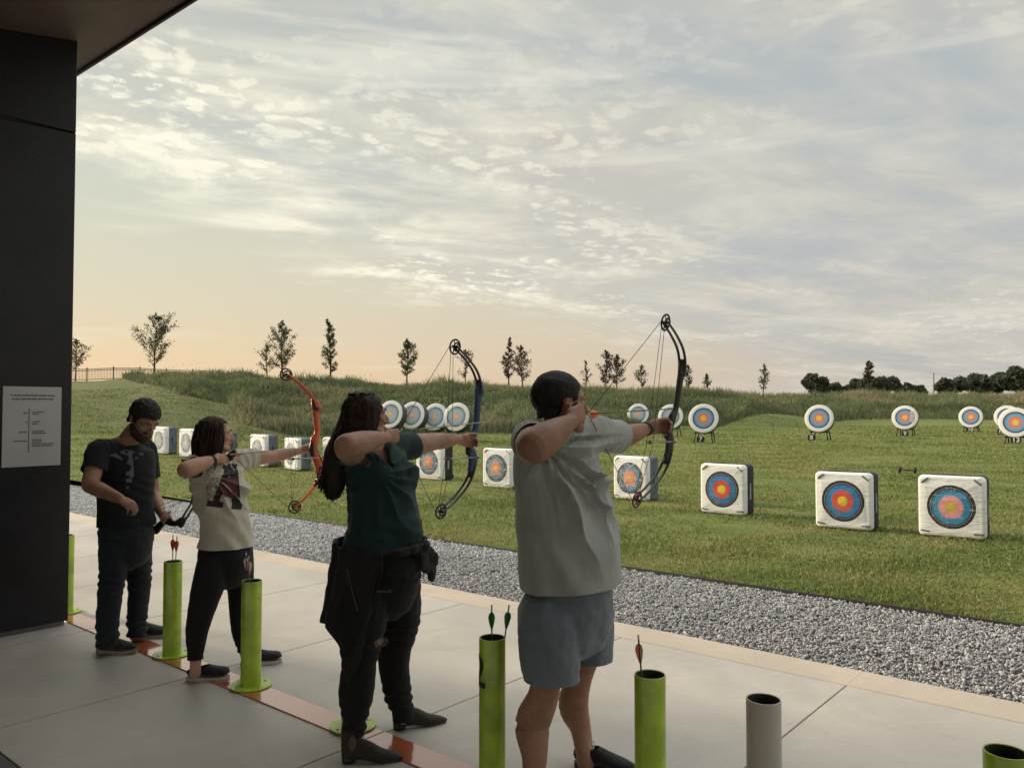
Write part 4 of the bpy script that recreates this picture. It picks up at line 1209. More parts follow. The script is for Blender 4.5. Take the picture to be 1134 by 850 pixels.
def hand(bm, W, d, nrm, thumb, curl=(70, 80, 50), spread=0.0, s=1.0, fingers=(1, 1, 1, 1), thumbdir=None, tcurl=30):
    """palm + four unequal fingers + thumb. W wrist, d hand direction, nrm palm facing, thumb = direction of thumb side"""
    d = d.normalized(); nrm = (nrm - d * nrm.dot(d)).normalized(); t = thumb - d * thumb.dot(d) - nrm * thumb.dot(nrm)
    t.normalize()
    tube(bm, [W - d * .02 * s, W + d * .02 * s, W + d * .055 * s, W + d * .088 * s], [(.026 * s, .020 * s), (.031 * s, .0175 * s), (.038 * s, .016 * s), (.038 * s, .0125 * s)], ref=t, n=14, sub=3)
    ellipsoid(bm, W + d * .035 * s + t * .022 * s + nrm * .008 * s, .020 * s, .032 * s, .016 * s, (t, d, nrm), 12)   # thenar
    lens = (.040, .045, .042, .033); rr = (.0088, .0090, .0086, .0076)
    for k in range(4):
        off = (.0275 - .0185 * k) * s
        b = W + d * (.086 - (.004 if k in (0, 3) else 0) - (.006 if k == 3 else 0)) * s + t * off
        cur = [c * fingers[k] for c in curl]; ang = 0; p = b; pts = [b - d * .02 * s, b]; l = lens[k] * s
        dd_ = (d + t * spread * (1.5 - k)).normalized()
        for j, (c_, f_) in enumerate(zip(cur, (1, .62, .52))):
            ang += c_; a = R(ang)
            v = dd_ * math.cos(a) + nrm * math.sin(a)
            p = p + v * l * f_; pts.append(p)
        r = rr[k] * s
        tube(bm, pts, [r, r, r * .95, r * .88, r * .76], n=10, sub=3)
    td = thumbdir.normalized() if thumbdir else (t * .75 + d * .65 + nrm * .25).normalized()
    b = W + d * .022 * s + t * .020 * s
    p1 = b + td * .040 * s
    td2 = (td * math.cos(R(tcurl)) + (nrm * .6 + d * .6).normalized() * math.sin(R(tcurl))).normalized(); p2 = p1 + td2 * .031 * s
    p3 = p2 + (td2 + (nrm * .3 + d * .3) * .5).normalized() * .024 * s
    tube(bm, [b, p1, p2, p3], [.0125 * s, .0105 * s, .0098 * s, .0082 * s], n=10, sub=3)

def cut(bm, co, no, center, rad):
    """open the mesh where it passes the plane, near center only"""
    no = no.normalized()
    geom = [f for f in bm.faces if (f.calc_center_median() - center).length < rad]
    es = {e for f in geom for e in f.edges}; vs = {v for f in geom for v in f.verts}
    bmesh.ops.bisect_plane(bm, geom=list(geom) + list(es) + list(vs), plane_co=co, plane_no=no, dist=1e-5)
    kill = [v for v in bm.verts if (v.co - co).dot(no) > 1e-4 and (v.co - center).length < rad]
    bmesh.ops.delete(bm, geom=kill, context='VERTS')

def garment(name, bm, m, parent, th=.003):
    o = obj(name, bm, m, parent)
    s = o.modifiers.new('cloth_thickness', 'SOLIDIFY'); s.thickness = th; s.offset = -1
    return o

def wrinkle(bm, fn):
    bm.normal_update()
    for v in bm.verts:
        d = fn(v.co, v.normal)
        if d: v.co += v.normal * d

def smooth_boundary(bm, it=10, near=None, rad=9):
    bv = [v for v in bm.verts if v.is_boundary and (near is None or (v.co - near).length < rad)]
    nb = {v: [e.other_vert(v) for e in v.link_edges if e.is_boundary] for v in bv}
    for _ in range(it):
        new = {v: v.co * .5 + sum((o.co for o in ns), Vector()) * (.5 / len(ns)) for v, ns in nb.items() if len(ns) == 2}
        for v, c in new.items(): v.co = c

def fnoise(p, s, seed=0): return noise.noise(Vector((p.x * s + seed, p.y * s - seed, p.z * s + seed * .7)))

def decal(target_bvh, origin, du, dv, dn, inside, u0, u1, v0, v1, step, name, m, parent, off=.0015):
    """thin printed layer laid on a garment: cells whose (u, v) satisfy inside(), cast along dn onto the cloth"""
    bm = bmesh.new(); cache = {}
    nu, nv = int((u1 - u0) / step), int((v1 - v0) / step)
    def vert(i, j):
        if (i, j) not in cache:
            p = origin + du * (u0 + i * step) + dv * (v0 + j * step)
            h = target_bvh.ray_cast(p + dn * .6, -dn, 1.2)
            cache[(i, j)] = bm.verts.new(h[0] + dn * off) if h[0] is not None else None
        return cache[(i, j)]
    for i in range(nu):
        for j in range(nv):
            if inside(u0 + (i + .5) * step, v0 + (j + .5) * step):
                q = [vert(i, j), vert(i + 1, j), vert(i + 1, j + 1), vert(i, j + 1)]
                if None not in q and max((a.co - b.co).length for a in q for b in q) < step * 5: bm.faces.new(q)
    if not bm.faces: bm.free(); return None
    o = obj(name, bm, m, parent)
    return o

def limb(bm, pts, rad, ref=(0, 0, 1)): tube(bm, pts, rad, ref=ref, n=18, sub=5)

# ---- shoes
def sneaker(heel, dirv, parent, ln=.28, upper=None, sole=None, kind='runner', lace=None, wd=1.0):
    f = dirv.normalized(); s = UP.cross(f); 
    def Q(x, y, z): return heel + f * x + s * y + UP * z
    bm = bmesh.new(); zb = .0 if kind == 'boot' else .022
    if kind == 'boot':
        tube(bm, [Q(.03, 0, .055 + zb), Q(.10, 0, .050 + zb), Q(.17, 0, .030 + zb), Q(.24, 0, .020 + zb), Q(ln, 0, .014 + zb)],
             [(.034, .052), (.038, .048), (.042, .030), (.028, .018), (.008, .008)], ref=s, n=16, sub=4)
        tube(bm, [Q(.035, 0, .03), Q(.038, 0, .09), Q(.045, 0, .155)], [(.034, .040), (.035, .045), (.040, .052)], ref=s, n=16, sub=4)
        top = .150
    else:
        k = .9 if kind == 'slip' else 1
        tube(bm, [Q(.028, 0, .045 + zb), Q(.09, 0, .046 * k + zb), Q(.16, 0, .034 * k + zb), Q(.225, 0, .026 + zb), Q(ln - .02, 0, .022 + zb)],
             [(.034, .044), (.038, .042 * k), (.044 * wd, .033 * k), (.043 * wd, .024), (.026, .016)], ref=s, n=16, sub=4)
        tube(bm, [Q(.035, 0, .05), Q(.045, 0, .082 if kind != 'slip' else .068)], [(.036, .045), (.037, .047)], ref=s, n=16, sub=2)
        top = .084 if kind != 'slip' else .066
    bm = remesh(bm, .0048, 3)
    for v in bm.verts:
        xx = (v.co - heel).dot(f)
        v.co.z = max(v.co.z, heel.z + (.005 + .022 * max(0, min(1, (.185 - xx) / .08)) if kind == 'boot' else zb * .6))
    cut(bm, Q(.04, 0, top), (UP * 1 - f * (.25 if kind != 'boot' else .0)), Q(.04, 0, top + .05), .12)
    up_ = obj('shoe' if kind != 'boot' else 'boot', bm, upper, parent)
    md = up_.modifiers.new('thick', 'SOLIDIFY'); md.thickness = .003; md.offset = -1
    # sole
    bm = bmesh.new(); out = []
    for a in range(36):
        t = 2 * math.pi * a / 36; x = (1 - math.cos(t)) / 2
        if kind == 'boot': wv = .036 * math.sqrt(max(0, min(1, x * 8))) * (1 - max(0, x - .6) / .4) ** .75 + .0015
        else: wv = (.034 + .012 * max(0, math.sin(math.pi * (x - .25) / .9))) * wd * min(1, math.sqrt(max(0, x * 9))) * min(1, math.sqrt(max(0, (1 - x) * 5)))
        out.append((x * (ln + .004) - .004, wv * (1 if math.sin(t) >= 0 else -1)))
    zs = (.001, .024) if kind != 'boot' else (.001, .007)
    rr = []
    for z, sc in ((zs[0], .95), (zs[0] + .004, 1), (zs[1] - .003, 1.02), (zs[1], .98)):
        rise = lambda x: .020 * max(0, min(1, (.185 - x) / .08)) if kind == 'boot' else (.010 * max(0, x - ln * .72) / (ln * .28)) if kind == 'runner' else 0
        lift = lambda x: (0 if x > ln * .42 else (0.012 if kind == 'boot' else 0))
        rr.append([bm.verts.new(Q(x, y * sc, z + rise(x))) for x, y in out])
    for a, b_ in zip(rr, rr[1:]):
        for q in range(36): bm.faces.new((a[q], a[(q + 1) % 36], b_[(q + 1) % 36], b_[q]))
    bm.faces.new(rr[0][::-1]); bm.faces.new(rr[-1]); bmesh.ops.recalc_face_normals(bm, faces=bm.faces)
    obj('sole', bm, sole, up_, smooth=False)
    if kind == 'boot':
        bm = bmesh.new(); tube(bm, [Q(.030, 0, .001), Q(.030, 0, .024)], [(.030, .031), (.033, .034)], ref=s, n=20, sub=1, round_=False)
        obj('heel', bm, sole, up_)
        bm = bmesh.new()
        for sg in (-1, 1): ellipsoid(bm, Q(.050, sg * .032, .098), .018, .0085, .040, (f, s, UP), 16)
        obj('elastic_panel', bm, mat('elastic_grey', (.085, .068, .062), .9), up_)
    if lace:
        for i in range(5):
            x = .085 + i * .020; z = .098 - i * .0135 - (.006 if i > 2 else 0)
            bm = bmesh.new(); tube(bm, [Q(x, -.022, z - .012), Q(x + .004, 0, z), Q(x, .022, z - .012)], [.0028] * 3, n=6, sub=3)
            obj('lace', bm, lace, up_)
        for sg in (-1, 1):
            bm = bmesh.new(); tube(bm, [Q(.08, 0, .100), Q(.07, sg * .018, .118), Q(.078, sg * .034, .108), Q(.083, sg * .012, .098)], [.0024] * 4, n=6, sub=4)
            obj('lace', bm, lace, up_)
    return up_

# ---------------------------------------------------------------- compound bow
def compound_bow(grip, top, bot, label, riser_m, limb_m, cam_m, nock=None, fwdv=None, back=.15, loc=None, guard=True, strings=True, grip_off=0.0, riser_shape=None):
    """grip, top axle, bottom axle are points in the world; the riser bows forward of the axles"""
    Wv = (top - bot).normalized(); mid = (top + bot) / 2
    U = fwdv if fwdv is not None else D.copy(); U = (U - Wv * U.dot(Wv)).normalized()
    bk = (grip - mid).dot(U); Nn = U.cross(Wv).normalized()
    half = (top - bot).length / 2; g0 = (grip - mid).dot(Wv)
    root = empty('compound_bow', grip, label, 'bow')
    def Q(u, w, n_=0): return mid + U * (u + 0) + Wv * w + Nn * n_
    k = half / .445
    # riser: grip neck, sight window, shelf, pockets top and bottom
    bm = bmesh.new()
    rp = [(bk + .018, -.235 * k, .020, .013), (bk + .030, -.19 * k, .026, .013), (bk + .012, -.13 * k, .024, .013), (bk - .004, g0 - .045, .019, .014), (bk + .002, g0, .017, .015), (bk + .008, g0 + .035, .024, .014),
          (bk + .026, g0 + .075, .016, .012), (bk + .030, g0 + .12, .017, .011), (bk + .026, .175 * k, .018, .012), (bk + .034, .205 * k, .029, .013), (bk + .026, .25 * k, .021, .013)]
    rp = [(a, b_, c_ * 1.3, d_ * 1.25) for a, b_, c_, d_ in sorted(rp, key=lambda r: r[1])]
    tube(bm, [Q(a, b_) for a, b_, *_ in rp], [(c_, d_) for *_, c_, d_ in rp], ref=U, n=12, sub=3)
    bmesh.ops.remove_doubles(bm, verts=bm.verts, dist=.0001)
    obj('riser', bm, riser_m, root)
    bm = bmesh.new(); tube(bm, [Q(bk - .012, g0 - .062), Q(bk - .013, g0 - .02), Q(bk - .008, g0 + .022)], [(.019, .017), (.023, .019), (.016, .016)], ref=U, n=12, sub=3)
    obj('grip', bm, BLACK, root)
    for sg, ax_ in ((1, top), (-1, bot)):
        bm = bmesh.new()                       # pocket
        tube(bm, [Q(bk + .034, sg * .195 * k), Q(bk + .018, sg * .262 * k)], [(.026, .019), (.019, .020)], ref=U, n=8, sub=2)
        pk = obj('limb_pocket', bm, BLACK, root)
        bm = bmesh.new()                       # split limb: two parallel blades
        lp = [(bk + .030, .215 * k), (bk + .012, .275 * k), (bk - .022 - .12 * (bk - .1), .335 * k), (bk * .42, .395 * k), (.010, half - .008), (-.006, half + .004)]
        for off in (-.017, .017):
            tube(bm, [Q(u_, sg * w_, off) for u_, w_ in lp], [(.0068, .0065), (.0075, .0068), (.0070, .0068), (.0062, .0065), (.0055, .006), (.005, .006)], ref=U, n=8, sub=4)
        obj('limb', bm, limb_m, root)
        bm = bmesh.new(); c = Q(-.004, sg * half)
        wheel(bm, c, Nn, .044 * k, .008, 5, tw=.0050); 
        wheel(bm, c + Nn * .009 + U * .004, Nn, .027 * k, .007, 3, tw=.0050)
        cyl(bm, c - Nn * .019, c + Nn * .019, .005, 8)
        obj('cam_wheel', bm, cam_m, root)
    if strings:
        sm = mat('bowstring', (.035, .032, .03), .6)
        nk = nock if nock is not None else Q(-.045, g0 + .03)
        for nm, a, b_ in (('string', Q(-.044, half + .004), nk), ('string', nk, Q(-.044, -half - .004))):
            bm = bmesh.new(); cyl(bm, a, b_, .0016, 6); obj(nm, bm, sm, root)
        for off, e in ((.012, .030), (-.004, .030)):
            bm = bmesh.new(); tube(bm, [Q(-.030, half, off), Q(.02 if off > 0 else -.012, g0 - .09, off + .012), Q(-.024, -half, off)], [.0014] * 3, n=6, sub=1); obj('cable', bm, sm, root)
    if guard:
        bm = bmesh.new(); cyl(bm, Q(bk + .045, g0 - .085, .012), Q(-.03, g0 - .080, .016), .0045, 8); cyl(bm, Q(bk + .05, g0 - .085, .012), Q(bk + .068, g0 - .085, .012), .009, 8)
        gd = obj('cable_guard', bm, mat('guard_rod', (.38, .37, .35), .4, metal=.6), root)
        bm = bmesh.new(); box(bm, Q(.0, g0 - .081, .016), .02, .016, .012, (U, Wv, Nn), bev=.003); obj('cable_slide', bm, BLACK, root)
    return root, Q, U, Wv, Nn, bk, g0

def axles(t, b, d):
    """axle points from two photo positions; the bow leans only sideways, square to the arrow"""
    best = None
    for k in range(-60, 61):
        e = k * .005; A_, B_ = P(t[0], t[1], d + e), P(b[0], b[1], d - e)
        q = abs((A_ - B_).normalized().dot(D))
        if best is None or q < best[0]: best = (q, A_, B_)
    return best[1], best[2]
RISER_BLK = mat('bow_black', (.012, .012, .014), .35, coat=.3)
RISER_BLUE = mat('bow_blue', (.015, .045, .13), .4, coat=.2)
RISER_OR = mat('bow_orange', (.52, .085, .022), .4, coat=.2)
LIMB_BLK = mat('limb_black', (.014, .014, .016), .35, coat=.3)
CAM_RED = mat('cam_dark_red', (.13, .022, .02), .4, metal=.4)

def archer_rig(spec):
    pass

# ================= MAN in grey tee and shorts (nearest archer) =================
def man_shorts():
    SK = m_skin('skin_tan', (.31, .165, .112), (.24, .12, .08))
    TEE = m_cloth('tee_grey_green', (.34, .355, .335), sheen=.1, bumps=.35)
    SHORT = m_cloth('shorts_blue_grey', (.145, .175, .205), .7, bumps=.4)
    HAIR = m_hair('hair_black', (.008, .007, .007), (.018, .014, .012))
    root = empty('person', DL(2.75, 2.05, 0), 'broad man in grey t-shirt and shorts aiming a bow, nearest archer', 'person')
    hipR, hipL = P(607, 668, 3.42), P(652, 668, 3.62)
    kR, kL = P(603, 765, 3.40), P(640, 752, 3.66)
    calR, calL = P(590, 800, 3.42), P(635, 780, 3.70)
    aR, aL = P(590, 868, 3.36), P(647, 832, 3.68)
    shR, shL = P(590, 488, 3.40), P(658, 481, 3.66)
    elR = P(592, 494, 3.14); wrR = P(632, 466, 3.26)
    grip = P(739, 470, 4.10); nock = P(651, 458, 3.45)
    wrL = P(717, 474, 3.98); elL = P(690, 484, 3.84)
    hc = P(620, 447, 3.46); fw = Vector((.88, .47, -.02)).normalized()
    # body
    bm = bmesh.new()
    limb(bm, [P(612, 668, 3.46), P(607, 715, 3.42), kR, calR, P(592, 838, 3.38), aR, G(590, 888)+Vector((0,0,.05))], [.080, .082, .066, .076, .054, .044, .045])
    limb(bm, [hipL, P(648, 710, 3.64), kL, calL, P(643, 806, 3.72), aL, aL + Vector((0.01, -.01, -.05))], [.095, .085, .062, .070, .050, .040, .042])
    tube(bm, [P(630, 665, 3.52), P(630, 600, 3.52), P(622, 540, 3.52), P(618, 500, 3.53), P(618, 480, 3.53)], [(.17, .16), (.17, .16), (.17, .14), (.17, .11), (.10, .08)], ref=D, n=18, sub=3)
    limb(bm, [P(617, 486, 3.50), P(618, 468, 3.49), hc + Vector((0, 0, -.03))], [(.075), .066, .062])
    Q, A = head(bm, hc, fw, UP, 1.15, True, 1.12)
    # draw arm
    limb(bm, [shR, elR.lerp(shR, .5) + Vector((0, 0, -.005)), elR], [.078, .078, .070], ref=UP)
    limb(bm, [elR, elR.lerp(wrR, .3), elR.lerp(wrR, .65), wrR], [.068, .068, .052, (.030, .038)], ref=UP)
    hd = (P(649, 452, 3.36) - wrR)
    hand(bm, wrR, hd, -(Vector((0, 0, .0)) + Fd * 1), UP, curl=(45, 95, 60), s=1.12, thumbdir=(hd.normalized() * .6 - Fd * .8 - UP * .3), tcurl=30)
    # bow arm
    limb(bm, [shL, shL.lerp(elL, .6), elL, elL.lerp(wrL, .35), wrL], [.068, .060, .050, .049, (.028, .033)], ref=UP)
    hand(bm, wrL, grip - wrL, Vector((.5, -.6, -.2)), UP, curl=(45, 70, 50), s=1.1, fingers=(.9, 1, 1, 1), thumbdir=(D * .8 + UP * .25 + Fd * .25), tcurl=20)
    bm = remesh(bm, .0052, 3)
    body = obj('body', bm, SK, root)
    face_parts(Q, A, 1.15, root, HAIR, SK)
    # short hair: cap over the skull, hairline cut at the temples
    bm = bmesh.new(); r_, f_, u_ = A; s = 1.15
    ellipsoid(bm, Q(0, -.016, .034), .083 * s, .103 * s, .090 * s, A, 32)
    tube(bm, [Q(-.050, -.050, -.035), Q(0, -.068, -.040), Q(.050, -.050, -.035)], [(.052 * s, .018 * s)] * 3, ref=u_, n=12, sub=3)
    for sx in (-1, 1): tube(bm, [Q(sx * .074, .022, .03), Q(sx * .077, .016, -.012)], [(.016 * s, .006)] * 2, ref=f_, n=8, sub=2)
    bm = remesh(bm, .006, 2)
    wrinkle(bm, lambda p, n: .0022 * fnoise(p, 110, 3) + .003 * fnoise(p, 26, 1))
    kill = []
    for v in bm.verts:
        q = v.co - hc; x, y, z = q.dot(r_) / s, q.dot(f_) / s, q.dot(u_) / s
        if hairline(x, y, z): kill.append(v)
    bmesh.ops.delete(bm, geom=kill, context='VERTS')
    hr = obj('hair', bm, HAIR, root); md = hr.modifiers.new('t', 'SOLIDIFY'); md.thickness = .005; md.offset = -1
    # beard shadow along the jaw
    bm = bmesh.new(); tube(bm, [Q(-.063, .004, -.035), Q(-.050, .045, -.075), Q(0, .078, -.090), Q(.050, .045, -.075), Q(.063, .004, -.035)], [(.016 * s, .012 * s), (.020 * s, .014 * s), (.022 * s, .016 * s), (.020 * s, .014 * s), (.016 * s, .012 * s)], ref=u_, n=10, sub=4)
    bm = remesh(bm, .005, 2); wrinkle(bm, lambda p, n: .002 * fnoise(p, 80, 2)); obj('beard', bm, m_hair('beard_dark', (.03, .02, .016), (.06, .04, .03)), root)
    # t-shirt
    bm = bmesh.new()
    secs = [(631, 690, .232, .212), (631, 660, .232, .212), (630, 628, .232, .226), (628.5, 590, .226, .222), (624, 548, .222, .205), (618, 512, .225, .178), (619, 490, .220, .140), (619, 474, .150, .105), (619, 462, .085, .085)]
    tube(bm, [P(a, b_, 3.52) for a, b_, *_ in secs], [(c_, d_) for *_, c_, d_ in secs], ref=D, n=32, sub=4)
    limb(bm, [P(606, 492, 3.46), shR + Vector((0, 0, .002)), shR.lerp(elR, .45), shR.lerp(elR, .75)], [.100, .092, .084, .082], ref=UP)
    limb(bm, [P(640, 492, 3.58), shL, shL.lerp(elL, .45), P(694, 484, 3.87)], [.100, .092, .080, .078], ref=UP)
    bm = remesh(bm, .0075, 7)
    arm = P(612, 486, 3.25)
    o1 = P(607, 492, 3.3)
    def fold(p, n):
        q = p - o1; s_ = q.dot(D); z = q.z; r = math.hypot(s_, z); a = math.atan2(z, s_)
        d = 0
        fr = max(0, n.dot(Fd) * .8 + .35)
        if z < .03:
            wv = .9 - 2.2 * abs(math.sin(a * 7.5 + 1.6 * fnoise(p, 4, 1))) ** .6
            d += .022 * wv * math.exp(-((r - .24) / .22) ** 2) * fr
            wv2 = .9 - 2 * abs(math.sin(a * 13 + 2.0 * fnoise(p, 6, 4))) ** .7; d += .013 * wv2 * math.exp(-((r - .16) / .12) ** 2) * fr
        q2 = p - P(660, 500, 3.62); r2 = math.hypot(q2.dot(D), q2.z); a2 = math.atan2(q2.z, q2.dot(D))
        if p.z < 1.42: d += .013 * (.9 - 2 * abs(math.sin(a2 * 6 + 1.8 * fnoise(p, 5, 9))) ** .65) * math.exp(-((r2 - .20) / .17) ** 2) * max(0, n.dot(Fd) + .2)
        # long soft drapes down the belly and back
        d += .0095 * math.sin((p.dot(D) + .5 * fnoise(p, 2.2, 6)) * 34 + p.z * 7) * max(0, min(1, (1.30 - p.z) * 2.2)) * (.5 + fnoise(p, 2.0, 2)) * 1.3
        # rings round the sleeves
        if p.z > 1.34:
            d += .0034 * math.sin((p.dot(D)) * 120 + 9 * fnoise(p, 5, 2)) * (.5 + 1.2 * fnoise(p, 9, 8)) * max(0, min(1, (abs((p - hc).dot(D)) - .10) * 9))
        d += .0028 * fnoise(p, 13, 5)
        return d
    wrinkle(bm, fold)
    hz = P(631, 645, 3.52).z
    for v in bm.verts:      # the hem hangs a little lower at the back
        pass
    hem_c = P(631, 660, 3.52)
    cut(bm, Vector((hem_c.x, hem_c.y, hz - .005)), Vector((.06, 0, -1)), hem_c + Vector((0, 0, -.12)), .40)
    cut(bm, shR.lerp(elR, .52), (elR - shR), elR, .155)
    ldir = (elL - shL).normalized(); lend = P(683, 484, 3.82)
    cut(bm, lend, ldir + Vector((0, 0, -.12)), lend + ldir * .06, .13)
    cut(bm, P(618, 468, 3.5), UP + Fd * .1, P(619, 458, 3.5), .13)
    smooth_boundary(bm)
    tee = garment('t_shirt', bm, TEE, root)
    # shorts
    bm = bmesh.new()
    tube(bm, [P(630, 640, 3.52), P(630, 668, 3.52), P(629, 695, 3.52)], [(.185, .185), (.190, .192), (.175, .175)], ref=D, n=28, sub=4)
    limb(bm, [P(610, 676, 3.44), P(609, 715, 3.43), P(611, 752, 3.43), P(611, 775, 3.43)], [(.135, .142), (.130, .134), (.120, .120), (.118, .118)], ref=D)
    limb(bm, [P(650, 676, 3.60), P(651, 705, 3.62), P(652, 735, 3.63), P(653, 760, 3.63)], [(.115, .125), (.110, .116), (.102, .104), (.10, .10)], ref=D)
    bm = remesh(bm, .007, 5)
    def sf(p, n):
        d = .010 * fnoise(Vector((p.x * 1, p.y, p.z * .35)), 13, 2) + .005 * fnoise(p, 24, 7)
        d += .004 * math.sin(p.dot(D) * 46 + 2.5 * fnoise(p, 4, 3)) * max(0, min(1, (.80 - p.z) * 3))
        return d
    wrinkle(bm, sf)
    c1 = P(612, 751, 3.43); cut(bm, c1, Vector((.0, .0, -1)), c1 + Vector((0, 0, -.10)), .185)
    c2 = P(652, 729, 3.63); cut(bm, c2, Vector((-.05, 0, -1)), c2 + Vector((0, 0, -.11)), .17)
    sh = garment('shorts', bm, SHORT, root, .004)
    # shoes, wrist band
    fd = (Fd + D * .12).normalized()
    hR = G(586, 887); hL = G(637, 847)
    SU = m_cloth('trainer_black', (.012, .012, .014), .7, bumps=.5); SO = mat('sole_black', (.02, .02, .02), .6); SW = mat('sole_white', (.42, .41, .38), .6)
    sneaker(hR - fd * .02, fd, root, .30, SU, SW, 'runner', mat('lace_white', (.5, .5, .5), .8))
    sneaker(hL, (Fd + D * .25).normalized(), root, .29, SU, SO, 'runner', mat('lace_white', (.5, .5, .5), .8))
    bm = bmesh.new(); wd_ = (wrL - elL).normalized(); tube(bm, [wrL - wd_ * .022, wrL - wd_ * .002], [(.036, .040)] * 2, ref=UP, n=20, sub=1, round_=False)
    obj('wristband', bm, BLACK, root)
    # bow and arrow
    bow, *_ = compound_bow(P(741, 470, 4.10), *axles((737.5, 357), (706, 553), 3.93), 'black compound bow with dark red lower cam, drawn by the man in shorts',
                           RISER_BLK, LIMB_BLK, BLACKM, nock=nock)
    for c in bow.children:
        if c.name.startswith('cam_wheel') and c is not None: last = c
    last.data.materials.clear(); last.data.materials.append(CAM_RED)
    tip = P(752, 452, 4.13)
    arrow(nock, tip - nock, .80, (VO, VO, VO), 'orange fletched arrow drawn at the cheek of the man in shorts', (.10, .15, .09), vane=.026, roll=.4)
    return body
man_shorts()
def neck_cut(bm, c, rad=.11, no=None): cut(bm, c, no or UP, c + UP * .05, rad)

